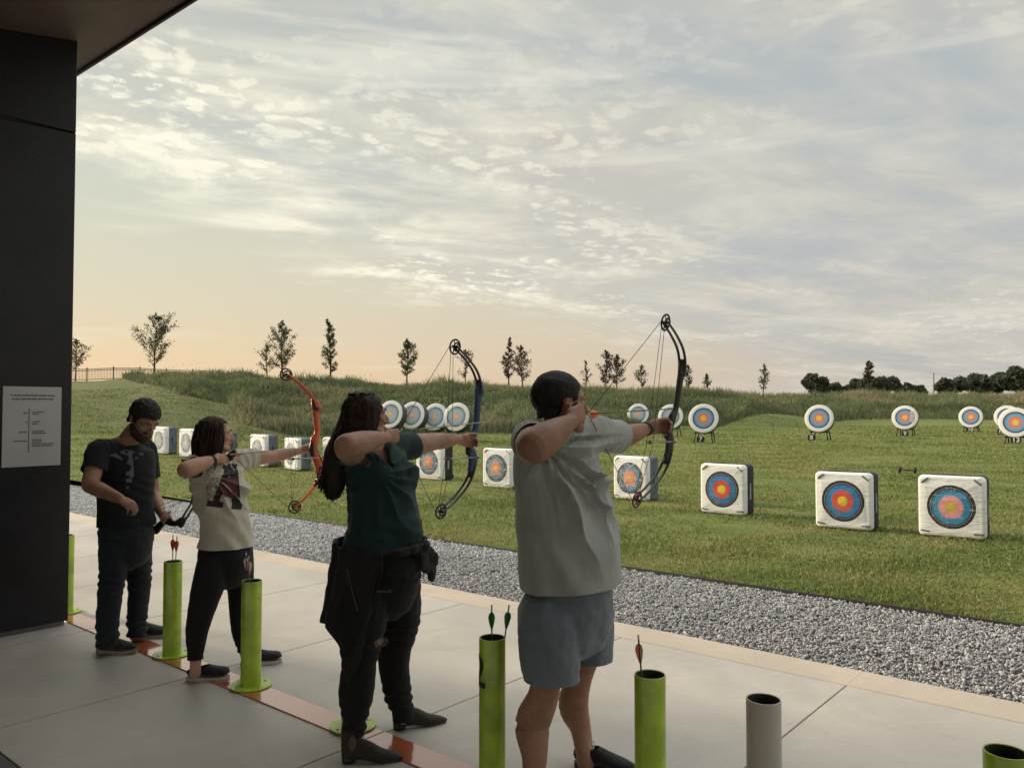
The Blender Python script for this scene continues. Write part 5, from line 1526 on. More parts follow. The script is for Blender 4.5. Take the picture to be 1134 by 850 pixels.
# ================= WOMAN in dark green top =================
def woman_green():
    SK = m_skin('skin_fair_rose', (.40, .225, .165), (.32, .165, .12))
    TOP = m_cloth('top_dark_green', (.013, .037, .038), .8, bumps=.12, sheen=.1)
    PANT = m_cloth('jeans_black', (.010, .011, .013), .8, bumps=.35, sheen=.05)
    JACK = m_cloth('jacket_black', (.012, .012, .014), .6, bumps=.4, sheen=.05)
    HAIR = m_hair('hair_dark_brown', (.010, .007, .006), (.035, .020, .014))
    root = empty('person', DL(2.64, 3.05, 0), 'long haired woman in dark green top with a black jacket round her waist', 'person')
    hc = P(406, 461, 3.96); fw = Vector((.83, .55, .02)).normalized()
    shR, shL = P(391, 502, 3.90), P(443, 496, 4.12)
    elR = P(384, 494, 3.60); wrR = P(427, 484, 3.80); nock = P(441, 477.5, 3.90)
    elL = P(480, 489, 4.30); wrL = P(508, 486, 4.42); grip = P(524, 490, 4.50)
    bm = bmesh.new()
    limb(bm, [P(405, 640, 3.88), P(400, 690, 3.82), P(398, 735, 3.79), P(394, 768, 3.78), P(392, 812, 3.77), P(391, 832, 3.77)], [.10, .10, .068, .068, .036, .034])
    limb(bm, [P(440, 640, 4.04), P(440, 690, 4.08), P(436, 730, 4.12), P(441, 768, 4.13), P(446, 792, 4.13), P(446, 797, 4.13)], [.09, .085, .062, .050, .030, .028])
    tube(bm, [P(421, 640, 3.96), P(424, 607, 3.96), P(425, 580, 3.96), P(422, 545, 3.96), P(416, 520, 3.98), P(416, 500, 4.0), P(414, 490, 4.0)], [(.14, .14), (.13, .13), (.12, .12), (.125, .12), (.135, .118), (.14, .105), (.08, .07)], ref=D, n=18, sub=3)
    limb(bm, [P(413, 498, 3.99), P(410, 484, 3.98), hc + Vector((0, 0, -.03))], [.062, .052, .050])
    s = .98
    Q, A = head(bm, hc, fw, UP, s, False, .85)
    limb(bm, [shR, shR.lerp(elR, .5), elR], [.066, .066, .058], ref=UP)
    limb(bm, [elR, elR.lerp(wrR, .35), elR.lerp(wrR, .7), wrR], [.058, .056, .043, (.024, .030)], ref=UP)
    hd = P(441, 482, 3.87) - wrR
    hand(bm, wrR, hd, -Fd, UP, curl=(40, 90, 55), s=.92, thumbdir=(hd.normalized() * .7 - Fd * .6 - UP * .2), tcurl=25)
    limb(bm, [shL, shL.lerp(elL, .5), elL, elL.lerp(wrL, .4), wrL], [.064, .060, .047, .043, (.024, .029)], ref=UP)
    hand(bm, wrL, grip - wrL, Vector((.5, -.6, -.2)), UP, curl=(45, 60, 40), s=.92, thumbdir=(D * .8 + UP * .25 + Fd * .25), tcurl=20)
    body = obj('body', remesh(bm, .0050, 3), SK, root)
    face_parts(Q, A, s, root, HAIR, SK)
    # hair: cap, then long locks falling behind the drawing arm
    r_, f_, u_ = A
    bm = bmesh.new()
    ellipsoid(bm, Q(0, -.018, .036), .090 * s, .108 * s, .092 * s, A, 28)
    ellipsoid(bm, Q(0, -.05, -.03), .084 * s, .075 * s, .085 * s, A, 20)
    tube(bm, [Q(.070, .02, .035), Q(.086, -.01, -.03), Q(.086, -.03, -.085)], [(.042, .020)] * 3, ref=f_, n=10)
    tube(bm, [Q(-.070, .02, .035), Q(-.086, -.01, -.03), Q(-.086, -.03, -.085)], [(.042, .020)] * 3, ref=f_, n=10)
    tube(bm, [hc - f_ * .05 + UP * .02, P(385, 480, 3.98), P(375, 505, 3.97), P(370, 530, 3.96), P(368, 546, 3.96)], [(.085, .065), (.085, .07), (.088, .07), (.082, .06), (.060, .04)], ref=r_, n=16)
    bm = remesh(bm, .007, 3)
    kill = []
    for v in bm.verts:
        q = v.co - hc; x, y, z = q.dot(r_) / s, q.dot(f_) / s, q.dot(u_) / s
        yb = float(np.interp(z, [-.12, -.03, .04, .075, .088], [.02, .028, .042, .060, .3]))
        if y > yb and z > -.12: kill.append(v)
    bmesh.ops.delete(bm, geom=kill, context='VERTS')
    wrinkle(bm, lambda p, n: .005 * noise.noise(Vector((p.x * 55, p.y * 55, p.z * 5))) + .003 * fnoise(p, 20, 2))
    rd = random.Random(5)
    for i in range(260):
        a = rd.uniform(-2.5, 2.5); up0 = rd.uniform(-.02, .085)
        c0 = Q(math.sin(a) * .088, -.02 - math.cos(a) * .105, up0) if up0 < .06 else Q(math.sin(a) * .05, -.02 - math.cos(a) * .07, .115)
        t = rd.random()
        ex, ey, ed = 350 + 38 * t + rd.gauss(0, 2), 556 - 22 * abs(t - .45) * 1.6 - rd.expovariate(1 / 7.0), 3.93 + rd.uniform(-.04, .10)
        m1 = P(388 - 12 * (1 - t) + rd.gauss(0, 2), 482, 3.95 + rd.uniform(-.05, .06)); m2 = P(362 + 22 * t + rd.gauss(0, 2), 520, 3.95 + rd.uniform(-.04, .09))
        tube(bm, [c0, m1, m2, P(ex, ey, ed)], [(.006, .0035), (.007, .004), (.006, .0035), (.0018, .0015)], ref=r_, n=6, sub=4)
    obj('hair', bm, HAIR, root)
    bm = bmesh.new(); cpos = Q(.052, -.045, .108)
    tube(bm, [cpos - f_ * .03, cpos + u_ * .012, cpos + f_ * .03], [(.006, .004)] * 3, ref=r_, n=8); obj('hair_clip', bm, mat('clip_dark', (.05, .03, .03), .3), root)
    # top
    bm = bmesh.new()
    secs = [(423, 628, .205, .205), (424, 607, .198, .205), (425.5, 590, .182, .185), (425.5, 572, .174, .172), (423, 545, .166, .165), (418, 522, .164, .160), (416, 505, .160, .128), (415, 494, .120, .09), (414, 486, .07, .065)]
    tube(bm, [P(a, b_, 3.97) for a, b_, *_ in secs], [(c_, d_) for *_, c_, d_ in secs], ref=D, n=30, sub=4)
    bc = P(424, 527, 3.97)
    for q in (-.065, .075): ellipsoid(bm, bc + D * q + Fd * .085, .080, .062, .080, (D, Fd, UP), 20)
    ellipsoid(bm, P(428, 585, 3.97) + Fd * .05, .14, .15, .13, (D, Fd, UP), 20)
    limb(bm, [P(402, 505, 3.94), shR, shR.lerp(elR, .45)], [.076, .078, .075], ref=UP)
    limb(bm, [P(430, 500, 4.04), shL, shL.lerp(elL, .42)], [.076, .076, .073], ref=UP)
    bm = remesh(bm, .0072, 7)
    def fold(p, n):
        d = .004 * fnoise(p, 9, 3) + .003 * fnoise(Vector((p.x, p.y, p.z * .4)), 22, 8)
        q = p - P(395, 520, 3.9); r = math.hypot(q.dot(D), q.z); a = math.atan2(q.z, q.dot(D))
        d += .009 * (.9 - 2 * abs(math.sin(a * 8 + 2 * fnoise(p, 5, 1))) ** .7) * math.exp(-((r - .15) / .13) ** 2)
        d += .004 * math.sin(p.z * 95 + 3 * fnoise(p, 5, 2) + p.dot(D) * 20) * math.exp(-((p.z - 1.03) / .05) ** 2)
        return d
    wrinkle(bm, fold)
    hz = P(424, 606, 3.97).z; cut(bm, P(424, 606, 3.97), Vector((0, 0, -1)), P(424, 620, 3.97), .33)
    cut(bm, shR.lerp(elR, .26), elR - shR, elR.lerp(shR, .35), .16)
    ld = (elL - shL).normalized(); e_ = P(459, 491, 4.19); cut(bm, e_, ld, e_ + ld * .07, .115)
    neck_cut(bm, P(414, 495, 4.0), .10, (UP + Fd * .3))
    # V neck
    tri = [P(404, 488, 3.97), P(446, 487, 3.97), P(436, 523, 3.97)]
    def uv(p): return (p.dot(D), p.z)
    (x1, y1), (x2, y2), (x3, y3) = [uv(Vector(q)) for q in tri]
    # the opening is measured on the chest, so shift the corners to the chest plane
    sh_ = Fd * .13
    c0 = P(424, 488, 3.84) ; cb = P(438, 520, 3.84)
    def inV(p):
        u, z = uv(p); uc, zc_ = uv(cb); ut, zt = uv(c0)
        if z < zc_ or z > zt + .01: return False
        f = (z - zc_) / (zt - zc_); mid_ = uc + (ut - uc) * f
        return abs(u - mid_) < .052 * f ** .9
    kf = [f for f in bm.faces if f.normal.dot(Fd) > .1 and inV(f.calc_center_median())]
    bmesh.ops.delete(bm, geom=kf, context='FACES')
    smooth_boundary(bm, 14)
    bvh = BVHTree.FromBMesh(bm)
    garment('top', bm, TOP, root, .003)
    # jeans
    bm = bmesh.new()
    tube(bm, [P(423, 604, 3.96), P(422, 625, 3.96), P(420, 655, 3.95)], [(.180, .186), (.200, .207), (.18, .185)], ref=D, n=26, sub=4)
    limb(bm, [P(404, 645, 3.88), P(401, 685, 3.82), P(398, 733, 3.79), P(394.5, 768, 3.78), P(392.5, 800, 3.77), P(392, 822, 3.77)], [(.135, .140), (.122, .122), .083, .082, .055, .052], ref=D)
    limb(bm, [P(438, 645, 4.02), P(441, 685, 4.08), P(436, 730, 4.12), P(441, 768, 4.13), P(446, 786, 4.13), P(446, 804, 4.13)], [(.125, .13), (.110, .112), .080, .070, .056, .058], ref=D)
    bm = remesh(bm, .007, 4)
    cut(bm, P(392, 812, 3.77), -UP, P(392, 822, 3.77), .12); cut(bm, P(446, 796, 4.13), -UP, P(446, 806, 4.13), .12)
    def jf(p, n):
        d = .004 * fnoise(Vector((p.x, p.y, p.z * 1.6)), 14, 4)
        for kz, am in ((.52, .004), (.16, .005), (.82, .003)):
            d += am * math.sin(p.z * 130 + 4 * fnoise(p, 7, 3)) * math.exp(-((p.z - kz) / .08) ** 2)
        return d
    wrinkle(bm, jf)
    jb = BVHTree.FromBMesh(bm)
    jo = garment('jeans', bm, PANT, root)
    # knee rip and worn slit
    vd = (Vector((0, 0, EYE)) - P(412, 712, 3.7)).normalized(); rt = vd.cross(UP).normalized() * -1
    def ell(cx, cz, a, b_): return lambda u, v: ((u - cx - v * .25) / a) ** 2 + ((v - cz) / b_) ** 2 < 1 and noise.noise(Vector((u * 90, v * 260, 0))) > -.28
    decal(jb, P(423, 711, 3.8), rt, UP, vd, ell(0, 0, .034, .022), -.06, .06, -.05, .05, .003, 'knee_rip', mat('rip_skin', (.20, .13, .105), .8), jo)
    decal(jb, P(424, 655, 3.8), rt, UP, vd, ell(0, 0, .050, .007), -.06, .06, -.03, .03, .003, 'thigh_slit', mat('rip_threads', (.09, .09, .09), .9), jo)
    # jacket knotted round the hips
    cx_ = P(421, 625, 3.96)
    bm = bmesh.new(); rings = []
    na, nz_ = 90, 26
    for j in range(nz_):
        t = j / (nz_ - 1); row = []
        for i in range(na):
            thd = 92 + (322 - 92) * i / (na - 1); th = R(thd)
            z = .965 - t * (.965 - float(np.interp(thd, [92, 200, 258, 272, 286, 297, 306, 322], [.64, .58, .60, .52, .37, .42, .62, .88])))
            rr = .216 + .045 * t + .014 * math.sin(th * 11 + t * 2 + 2 * noise.noise(Vector((th * 2, t * 2, 0)))) * (.3 + t) + .012 * noise.noise(Vector((th * 4, t * 5, 3)))
            row.append(bm.verts.new(Vector((cx_.x, cx_.y, 0)) + Fd * math.cos(th) * rr + D * math.sin(th) * rr + UP * z))
        rings.append(row)
    for a, b_ in zip(rings, rings[1:]):
        for i in range(na - 1): bm.faces.new((a[i], a[i + 1], b_[i + 1], b_[i]))
    jk = garment('jacket', bm, JACK, root, .006)
    bm = bmesh.new(); pts = []
    for i in range(33):
        th = 2 * math.pi * i / 32; pts.append(Vector((cx_.x, cx_.y, 0)) + Fd * math.cos(th) * .222 + D * math.sin(th) * .216 + UP * (.965 + .018 * math.cos(th - 2.2)))
    tube(bm, pts, [(.020 + .004 * math.sin(i * 2.1), .008 + .003 * math.sin(i * 1.3)) for i in range(33)], n=12, sub=3)
    kn = Vector((cx_.x, cx_.y, 0)) + Fd * .20 + D * .10 + UP * .955
    ellipsoid(bm, kn, .035, .03, .032); 
    tube(bm, [kn, kn + D * .05 + Fd * .012 - UP * .05, kn + D * .055 - UP * .11, kn + D * .05 - UP * .17], [(.024, .012), (.032, .012), (.034, .010), (.026, .007)], ref=D)
    tube(bm, [kn, kn - D * .02 + Fd * .02 - UP * .05, kn + D * .02 - UP * .12], [(.024, .014), (.030, .014), (.026, .010)], ref=D)
    bm = remesh(bm, .006, 2); wrinkle(bm, lambda p, n: .009 * fnoise(p, 24, 3)); obj('tied_sleeves', bm, JACK, jk)
    bm = bmesh.new(); tube(bm, [P(384, 630, 3.70), P(392, 662, 3.68), P(396, 676, 3.67)], [.0022] * 3, n=6); obj('zip', bm, mat('zip_metal', (.07, .07, .07), .35, metal=.7), jk)
    BT = m_cloth('boot_suede', (.030, .025, .022), .7, bumps=.2)
    hn = G(378, 845); sneaker(hn + Vector((0, 0.02, 0)), Vector((1, .04, 0)), root, .275, BT, BLACK, 'boot')
    hf = G(436, 807); sneaker(hf, Vector((.93, .33, 0)), root, .275, BT, BLACK, 'boot')
    t_, b_ = axles((504.5, 384), (489, 566), 4.36)
    compound_bow(grip, t_, b_, 'black compound bow with dark blue riser, of the woman in green', RISER_BLUE, LIMB_BLK, BLACKM, nock=nock)
    tip = P(543, 466.5, 4.52)
    arrow(nock, tip - nock, (tip - nock).length, (VG, VG, VG), 'green fletched arrow drawn by the woman in green', (.25, .28, .22), vane=.018)
woman_green()

# ================= YOUNG WOMAN in cream tee =================
def woman_cream():
    SK = m_skin('skin_fair', (.46, .27, .19), (.37, .20, .14))
    TEE = m_cloth('tee_cream', (.50, .47, .385), bumps=.3)
    PANT = m_cloth('leggings_black', (.010, .010, .012), .75, bumps=.15, sheen=.05)
    HAIR = m_hair('hair_dark', (.012, .008, .007), (.030, .016, .012))
    root = empty('person', DL(2.68, 4.32, 0), 'young woman in cream t-shirt and black leggings aiming the orange bow', 'person')
    hc = P(239, 482, 4.95); fw = Vector((.86, .50, .0)).normalized(); s = .92
    shR, shL = P(217, 517, 4.88), P(265, 509, 5.08)
    elR = P(205, 520, 4.63); wrR = P(238, 508, 4.80); nock = P(256, 503, 4.95)
    elL = P(303, 505, 5.30); wrL = P(332, 499, 5.42); grip = P(347, 494, 5.50)
    bm = bmesh.new()
    limb(bm, [P(238, 620, 4.88), P(229, 650, 4.82), P(221, 683, 4.79), P(217.5, 700, 4.79), P(216.5, 735, 4.80), P(216, 745, 4.81)], [.08, .072, .050, .046, .032, .034])
    limb(bm, [P(262, 620, 5.02), P(267, 650, 5.06), P(266, 680, 5.08), P(268, 700, 5.09), P(271, 722, 5.10), P(273, 730, 5.10)], [.08, .066, .045, .043, .031, .032])
    tube(bm, [P(250, 620, 4.95), P(249.5, 600, 4.95), P(248, 580, 4.95), P(244, 556, 4.95), P(242, 535, 4.95), P(241, 520, 4.96), P(241, 510, 4.96)], [(.13, .12), (.13, .12), (.115, .11), (.12, .115), (.13, .12), (.13, .09), (.07, .06)], ref=D, n=18, sub=3)
    limb(bm, [P(241, 516, 4.96), P(241, 505, 4.96), hc + Vector((0, 0, -.03))], [.055, .047, .046])
    Q, A = head(bm, hc, fw, UP, s, False, .8)
    limb(bm, [shR, shR.lerp(elR, .5), elR], [.055, .053, .047], ref=UP)
    limb(bm, [elR, elR.lerp(wrR, .35), elR.lerp(wrR, .7), wrR], [.048, .048, .037, (.021, .027)], ref=UP)
    hd = P(252, 508, 4.90) - wrR
    hand(bm, wrR, hd, -Fd, UP, curl=(40, 85, 55), s=.88, thumbdir=(hd.normalized() * .7 - Fd * .6 - UP * .2), tcurl=25)
    limb(bm, [shL, shL.lerp(elL, .5), elL, elL.lerp(wrL, .4), wrL], [.055, .050, .041, .040, (.021, .026)], ref=UP)
    hand(bm, wrL, grip - wrL, Vector((.5, -.6, -.2)), UP, curl=(45, 60, 40), s=.88, thumbdir=(D * .8 + UP * .25 + Fd * .25), tcurl=20)
    obj('body', remesh(bm, .0050, 3), SK, root)
    face_parts(Q, A, s, root, HAIR, SK)
    r_, f_, u_ = A
    bm = bmesh.new()
    ellipsoid(bm, Q(0, -.02, .038), .090 * s, .108 * s, .092 * s, A, 28)
    ellipsoid(bm, Q(0, -.055, -.03), .092 * s, .085 * s, .085 * s, A, 20)
    for sx in (-1, 1): tube(bm, [Q(sx * .070, .018, .035), Q(sx * .082, -.008, -.04), Q(sx * .086, -.02, -.10)], [(.034, .018), (.040, .02), (.030, .016)], ref=f_, n=10)
    tube(bm, [Q(0, -.06, -.03), Q(0, -.085, -.10), Q(0, -.09, -.135)], [(.095, .05), (.095, .045), (.08, .02)], ref=r_, n=16)
    bm = remesh(bm, .007, 3); kill = []
    for v in bm.verts:
        q = v.co - hc; x, y, z = q.dot(r_) / s, q.dot(f_) / s, q.dot(u_) / s
        yb = float(np.interp(z, [-.14, -.03, .04, .075, .088], [.012, .022, .040, .058, .3]))
        if y > yb: kill.append(v)
    bmesh.ops.delete(bm, geom=kill, context='VERTS')
    wrinkle(bm, lambda p, n: .005 * noise.noise(Vector((p.x * 60, p.y * 60, p.z * 6))) + .002 * fnoise(p, 20, 2))
    rd = random.Random(9)
    for i in range(90):
        a = rd.uniform(-2.3, 2.3)
        c0 = Q(math.sin(a) * .082, -.025 - math.cos(a) * .10, rd.uniform(.02, .08)); e0 = Q(math.sin(a) * (.098 + rd.gauss(0, .006)), -.045 - math.cos(a) * .10, -.125 - rd.uniform(0, .03)); m0 = Q(math.sin(a) * .103, -.038 - math.cos(a) * .112, -.04)
        tube(bm, [c0, m0, e0], [(.007, .004), (.009, .0045), (.003, .002)], ref=r_, n=6, sub=4)
    obj('hair', bm, HAIR, root)
    # paler lock framing the cheek
    bm = bmesh.new()
    for k in range(7): tube(bm, [Q(.050 + .003 * k, .058 - .003 * k, .078), Q(.074 + .001 * k, .040 - .004 * k, .04), Q(.079, .026 - .004 * k, -.02), Q(.078, .020 - .004 * k, -.085)], [.0035, .0045, .004, .002], n=6, sub=4)
    obj('light_lock', bm, m_hair('hair_light_lock', (.22, .16, .10), (.34, .27, .18)), root)
    # tee
    bm = bmesh.new()
    secs = [(250, 625, .172, .160), (250, 605, .168, .158), (249.5, 582, .150, .144), (245, 556, .158, .150), (241.5, 534, .168, .150), (240.5, 520, .165, .120), (240.5, 511, .11, .08), (240.5, 504, .062, .06)]
    tube(bm, [P(a, b_, 4.95) for a, b_, *_ in secs], [(c_, d_) for *_, c_, d_ in secs], ref=D, n=28, sub=4)
    bc = P(246, 541, 4.95)
    for q in (-.06, .065): ellipsoid(bm, bc + D * q + Fd * .095, .068, .055, .066, (D, Fd, UP), 18)
    limb(bm, [P(228, 520, 4.90), shR, shR.lerp(elR, .55)], [.072, .073, .072], ref=UP)
    limb(bm, [P(252, 513, 5.0), shL, shL.lerp(elL, .55)], [.072, .070, .066], ref=UP)
    bm = remesh(bm, .0072, 6)
    def fold(p, n):
        q = p - P(228, 525, 4.85); r = math.hypot(q.dot(D), q.z); a = math.atan2(q.z, q.dot(D))
        d = .012 * (.9 - 2 * abs(math.sin(a * 7.5 + 2 * fnoise(p, 5, 1))) ** .7) * math.exp(-((r - .17) / .15) ** 2)
        d += .0095 * math.sin((p.z * .8 + p.dot(D) * 1.0) * 62 + 4 * fnoise(p, 4, 6)) * max(0, min(1, (1.12 - p.z) * 6)) * (.4 + fnoise(p, 5, 2))
        if p.z > 1.25: d += .003 * math.sin(p.dot(D) * 130 + 8 * fnoise(p, 5, 2))
        return d + .0025 * fnoise(p, 14, 5)
    wrinkle(bm, fold)
    hm = P(250, 604.5, 4.95); cut(bm, hm, Vector((0, 0, -1)), hm - UP * .12, .30)
    cut(bm, shR.lerp(elR, .34), elR - shR, elR.lerp(shR, .2), .12)
    ld = (elL - shL).normalized(); e_ = P(282, 509, 5.17); cut(bm, e_, ld - UP * .1, e_ + ld * .06, .11)
    neck_cut(bm, P(241, 511, 4.96), .10, (UP + Fd * .35))
    bv = BVHTree.FromBMesh(bm)
    tee = garment('t_shirt', bm, TEE, root)
    # printed slab letter with a maroon patch and pale sketch lines
    o_ = P(252, 538, 4.85); dn = (Fd * .75 - D * .45).normalized(); du = UP.cross(dn).normalized() ; 
    if du.x < 0: du = -du
    tl = R(-10); du2 = du * math.cos(tl) + UP * math.sin(tl); dv2 = UP * math.cos(tl) - du * math.sin(tl)
    def A_(u, v):
        if not (-.13 < v < .13): return False
        if v < -.095: return (-.095 < u < -.005) or (.045 < u < .105)          # feet serifs
        if v > .098: return -.045 < u < .035                                      # top
        t = (v + .13) / .26
        lc, rc = -.055 + .045 * t, .078 - .070 * t
        if abs(u - lc) < .018 or abs(u - rc) < .026: return True
        return -.045 < v < -.018 and lc < u < rc
    decal(bv, o_, du2, dv2, dn, A_, -.12, .12, -.14, .14, .0035, 'print_letter', mat('print_black', (.018, .014, .016), .8), tee, .002)
    def M_(u, v): return ((u - .012 - v * -.2) / .052) ** 2 + ((v + .005) / .062) ** 2 + .35 * noise.noise(Vector((u * 30, v * 30, 2))) < 1
    decal(bv, o_, du2, dv2, dn, M_, -.10, .10, -.10, .10, .0035, 'print_patch', mat('print_maroon', (.10, .025, .035), .8), tee, .0035)
    def S_(u, v):
        q = noise.noise(Vector((u * 34, v * 34, 7)))
        return ((u + .075) / .045) ** 2 + ((v + .03) / .075) ** 2 < 1 and abs(q) < .055
    decal(bv, o_, du2, dv2, dn, S_, -.14, .0, -.12, .08, .003, 'print_sketch', mat('print_sketch_grey', (.13, .12, .11), .8), tee, .0025)
    # leggings
    bm = bmesh.new()
    tube(bm, [P(250, 596, 4.95), P(250, 615, 4.95), P(250, 632, 4.94)], [(.148, .142), (.165, .155), (.155, .14)], ref=D, n=24, sub=4)
    limb(bm, [P(239, 622, 4.88), P(230, 650, 4.82), P(221.5, 682, 4.79), P(218, 700, 4.79), P(216.5, 722, 4.80), P(216.3, 732, 4.80)], [(.108, .108), .094, .074, .064, .048, .045], ref=D)
    limb(bm, [P(262, 622, 5.02), P(266, 648, 5.05), P(265, 680, 5.08), P(267, 700, 5.09), P(270, 716, 5.10), P(271, 726, 5.10)], [(.105, .105), .082, .060, .056, .042, .040], ref=D)
    bm = remesh(bm, .0065, 4); wrinkle(bm, lambda p, n: .0022 * fnoise(Vector((p.x, p.y, p.z * 2)), 14, 4) + .0025 * math.sin(p.z * 140) * math.exp(-((p.z - .12) / .05) ** 2))
    cut(bm, P(216, 729, 4.80), -UP, P(216, 738, 4.80), .12); cut(bm, P(271, 721, 5.10), -UP, P(271, 733, 5.10), .10)
    garment('leggings', bm, PANT, root)
    SL = m_cloth('canvas_black', (.016, .013, .015), .7, bumps=.2); SO = mat('sole_offwhite', (.36, .35, .31), .6)
    hn = G(203, 756); sneaker(hn + Vector((0, .05, 0)), Vector((1, .10, 0)), root, .25, SL, SO, 'slip')
    hf = G(265, 738.5); sneaker(hf + Vector((0, .03, 0)), Vector((.95, .28, 0)), root, .25, SL, SO, 'slip')
    bm = bmesh.new(); wd_ = (wrR - elR).normalized(); tube(bm, [wrR - wd_ * .028, wrR - wd_ * .010], [(.029, .034)] * 2, ref=UP, n=20, sub=1, round_=False); obj('wristband', bm, BLACK, root)
    t_, b_ = axles((317.5, 414.5), (327, 561), 5.34)
    compound_bow(P(344, 494, 5.48), t_, b_, 'bright orange compound bow drawn by the young woman', RISER_OR, mat('limb_orange', (.56, .10, .02), .35, coat=.3), BLACKM, nock=nock, fwdv=Vector((.86, .50, 0)))
    tip = P(354, 494.5, 5.53)
    arrow(nock, tip - nock, (tip - nock).length, (VW, VR, VW), 'pale arrow drawn along the cheek of the young woman', (.3, .3, .28), vane=.012)
woman_cream()

# ================= MAN in black tee, looking down at his bow =================
def man_black():
    SK = m_skin('skin_man', (.32, .18, .125), (.25, .13, .09))
    TEE = m_cloth('tee_black', (.012, .013, .016), bumps=.3, sheen=.05)
    JEAN = m_cloth('jeans_dark_blue', (.014, .018, .024), .8, bumps=.4, sheen=.1)
    HAIR = m_hair('hair_brown_black', (.010, .007, .006), (.028, .018, .014))
    root = empty('person', DL(2.62, 5.55, 0), 'bearded man in black t-shirt and dark jeans looking down', 'person')
    fw = Vector((.80, -.40, -.72)).normalized(); s = 1.06
    hc = P(159, 464, 5.46); upv = (UP + Vector((fw.x, fw.y, 0)) * .5).normalized()
    shR, shL = P(110, 499, 5.34), P(160, 497, 5.68)
    elR = P(99, 537, 5.20); wrR = P(133, 552, 5.02)
    elL = P(169, 545, 5.74); wrL = P(180, 570, 5.58); grip = P(187, 577, 5.52)
    bm = bmesh.new()
    limb(bm, [P(127, 600, 5.42), P(124, 640, 5.38), P(121, 665, 5.36), P(118, 690, 5.36), P(119, 712, 5.36)], [.070, .072, .06, .052, .042])
    limb(bm, [P(152, 600, 5.56), P(153, 640, 5.60), P(153, 662, 5.61), P(151, 685, 5.63), P(151, 700, 5.64)], [.070, .068, .056, .050, .040])
    tube(bm, [P(140, 600, 5.5), P(140, 575, 5.5), P(139, 550, 5.5), P(139, 520, 5.5), P(138, 500, 5.5), P(139, 490, 5.5)], [(.14, .13), (.14, .12), (.14, .12), (.16, .12), (.15, .09), (.09, .07)], ref=D, n=18, sub=3)
    limb(bm, [P(139, 495, 5.5), P(145, 482, 5.48), P(154, 472, 5.46)], [.07, .062, .058])
    Q, A = head(bm, hc, fw, upv, s, True, 1.1)
    limb(bm, [shR, shR.lerp(elR, .5), elR], [.064, .058, .050], ref=D)
    limb(bm, [elR, elR.lerp(wrR, .35), elR.lerp(wrR, .7), wrR], [.049, .049, .039, (.033, .025)], ref=UP)
    hd = P(147, 560, 4.98) - wrR
    hand(bm, wrR, hd, Vector((-.25, .5, -.8)), D * .8 + UP * .3, curl=(40, 55, 35), s=1.02, thumbdir=(hd.normalized() * .7 + Vector((.2, .2, -.7))), tcurl=25)
    limb(bm, [shL, shL.lerp(elL, .5), elL, elL.lerp(wrL, .5), wrL], [.062, .056, .048, .042, (.026, .032)], ref=D)
    hand(bm, wrL, grip - wrL, Vector((.2, -.9, .3)), Vector((.8, 0, .5)), curl=(55, 75, 45), s=1.0, thumbdir=Vector((.5, -.5, .2)), tcurl=25)
    obj('body', remesh(bm, .0052, 3), SK, root)
    face_parts(Q, A, s, root, HAIR, SK)
    r_, f_, u_ = A
    bm = bmesh.new(); ellipsoid(bm, Q(0, -.012, .040), .090 * s, .108 * s, .094 * s, A, 30)
    tube(bm, [Q(-.05, -.050, -.03), Q(0, -.066, -.035), Q(.05, -.050, -.03)], [(.045 * s, .018 * s)] * 3, ref=u_, n=12, sub=3)
    bm = remesh(bm, .006, 2); kill = []
    for v in bm.verts:
        q = v.co - hc; x, y, z = q.dot(r_) / s, q.dot(f_) / s, q.dot(u_) / s
        yb = float(np.interp(z, [-.07, -.030, -.022, .02, .05, .062, .070], [-.05, -.02, .024, .034, .050, .075, .3]))
        if y > yb or z < -.060: kill.append(v)
    bmesh.ops.delete(bm, geom=kill, context='VERTS')
    wrinkle(bm, lambda p, n: .006 * fnoise(p, 75, 3) + .004 * fnoise(p, 28, 1))
    hr = obj('hair', bm, HAIR, root); md = hr.modifiers.new('t', 'SOLIDIFY'); md.thickness = .006; md.offset = -1
    bm = bmesh.new(); tube(bm, [Q(-.069, .008, -.040), Q(-.054, .050, -.076), Q(0, .086, -.094), Q(.054, .050, -.076), Q(.069, .008, -.040)], [(.020 * s, .014 * s), (.028 * s, .022 * s), (.030 * s, .026 * s), (.028 * s, .022 * s), (.020 * s, .014 * s)], ref=u_, n=10, sub=4)
    ellipsoid(bm, Q(0, .070, -.092), .038 * s, .030 * s, .032 * s, A, 14)
    tube(bm, [Q(-.028, .078, -.046), Q(0, .094, -.042), Q(.028, .078, -.046)], [.0065] * 3, n=8, sub=3)
    bm = remesh(bm, .005, 1); wrinkle(bm, lambda p, n: .004 * fnoise(p, 80, 2)); obj('beard', bm, m_hair('beard_brown', (.018, .011, .008), (.045, .026, .018)), root)
    bm = bmesh.new()
    secs = [(140, 600, .188, .165), (140, 580, .188, .165), (139.5, 560, .182, .160), (140, 535, .185, .158), (140.5, 515, .190, .150), (139, 500, .185, .120), (140, 491, .12, .085), (143, 484, .075, .07)]
    tube(bm, [P(a, b_, 5.5) for a, b_, *_ in secs], [(c_, d_) for *_, c_, d_ in secs], ref=D, n=28, sub=4)
    limb(bm, [P(124, 500, 5.42), shR, shR.lerp(elR, .5), shR.lerp(elR, .75)], [.080, .080, .076, .074], ref=D)
    limb(bm, [P(150, 500, 5.6), shL, shL.lerp(elL, .5), shL.lerp(elL, .7)], [.080, .078, .074, .072], ref=D)
    bm = remesh(bm, .0075, 6)
    wrinkle(bm, lambda p, n: .005 * fnoise(Vector((p.x, p.y, p.z * .6)), 9, 3) + .004 * math.sin((p.z + .5 * p.dot(D)) * 70 + 5 * fnoise(p, 4, 1)) * (.4 + fnoise(p, 5, 4)))
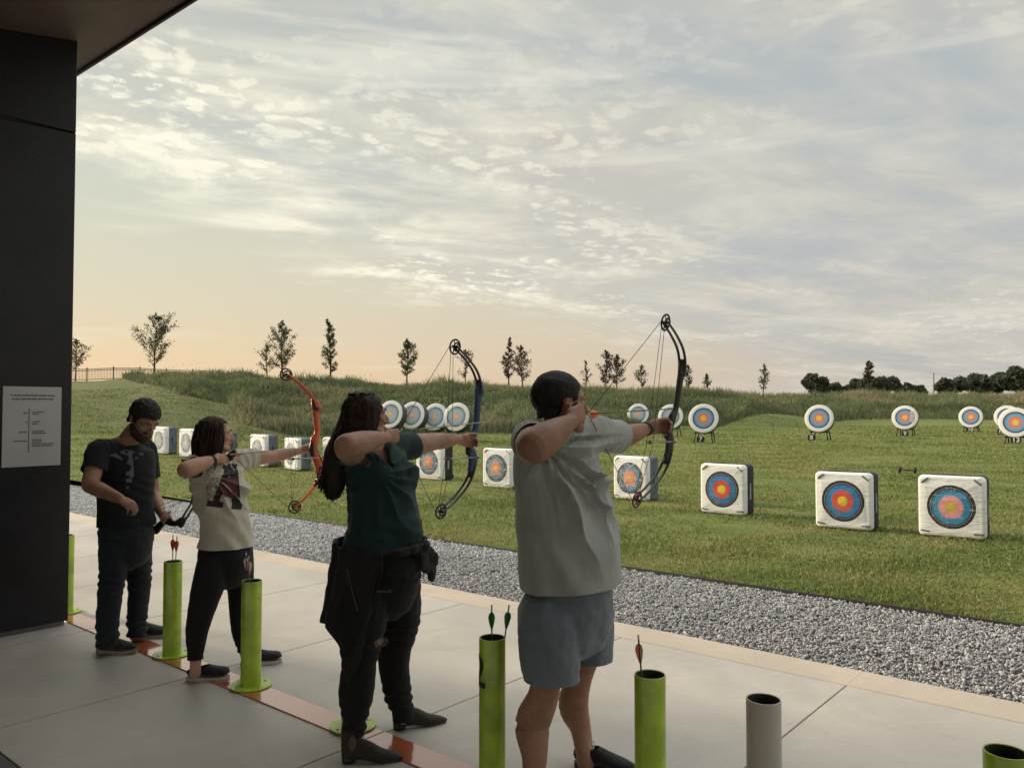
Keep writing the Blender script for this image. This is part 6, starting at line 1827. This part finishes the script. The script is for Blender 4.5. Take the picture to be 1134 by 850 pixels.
    hm = P(140, 581, 5.5); cut(bm, hm, -UP, hm - UP * .12, .30)
    cut(bm, shR.lerp(elR, .46), elR - shR, elR, .125); cut(bm, shL.lerp(elL, .46), elL - shL, elL, .125)
    neck_cut(bm, P(143, 489, 5.5), .11, (UP + Fd * .35))
    bv = BVHTree.FromBMesh(bm)
    tee = garment('t_shirt', bm, TEE, root)
    o_ = P(152, 515, 5.3); dn = Fd; du = D
    def W_(u, v):
        q = noise.noise(Vector((u * 26, v * 26, 3)))
        wing = abs(v - .055 - .10 * abs(u)) < .045 * (1 - abs(u) / .11) and abs(u) < .11
        stem = abs(u) < .022 and -.16 < v < .06
        return (wing or stem) and q > -.02
    decal(bv, o_, du, UP, dn, W_, -.12, .12, -.17, .14, .0035, 'print_bird', mat('print_ash', (.085, .095, .11), .8), tee, .002)
    # jeans
    bm = bmesh.new()
    tube(bm, [P(139.5, 570, 5.5), P(140, 590, 5.5), P(140, 612, 5.49)], [(.165, .155), (.178, .165), (.165, .145)], ref=D, n=24, sub=4)
    limb(bm, [P(128, 604, 5.42), P(125, 632, 5.39), P(122.5, 655, 5.37), P(119.5, 685, 5.36), P(119, 713, 5.36)], [(.105, .105), .088, .078, .072, .070], ref=D)
    limb(bm, [P(151, 604, 5.56), P(154, 632, 5.59), P(154, 655, 5.61), P(152, 682, 5.63), P(151.5, 703, 5.64)], [(.100, .105), .082, .072, .066, .066], ref=D)
    bm = remesh(bm, .0065, 3)
    def jf(p, n):
        d = .005 * fnoise(Vector((p.x, p.y, p.z * 1.4)), 13, 4)
        for kz, am in ((.48, .005), (.10, .008), (.82, .003)): d += am * math.sin(p.z * 115 + 5 * fnoise(p, 6, 3)) * math.exp(-((p.z - kz) / .09) ** 2)
        return d
    wrinkle(bm, jf)
    cut(bm, P(119, 714.5, 5.36), -UP, P(119, 724, 5.36), .12); cut(bm, P(151, 703.5, 5.64), -UP, P(151, 713, 5.64), .12)
    garment('jeans', bm, JEAN, root)
    SU = m_cloth('trainer_dark', (.020, .020, .022), .7, bumps=.5); SO = mat('sole_grey', (.22, .20, .17), .6)
    LC = mat('lace_dark', (.05, .05, .05), .8)
    hn = G(103, 724); sneaker(hn + Vector((0, .05, 0)), Vector((1, -.12, 0)), root, .285, SU, SO, 'runner', LC)
    hf = G(141, 708.5); sneaker(hf + Vector((0, .05, 0)), Vector((.98, .12, 0)), root, .285, SU, SO, 'runner', LC)
    top = P(215, 562.5, 5.30); bot = grip * 2 - top + Vector((-.05, .02, .05))
    compound_bow(grip + (top - bot).cross(UP).normalized() * 0, top + Vector((0, 0, .05)), bot + Vector((0, 0, .05)), 'black compound bow hanging low in the left hand of the bearded man', RISER_BLK, LIMB_BLK, BLACKM, nock=None, fwdv=Vector((0, 0, -1)), guard=False)
man_black()
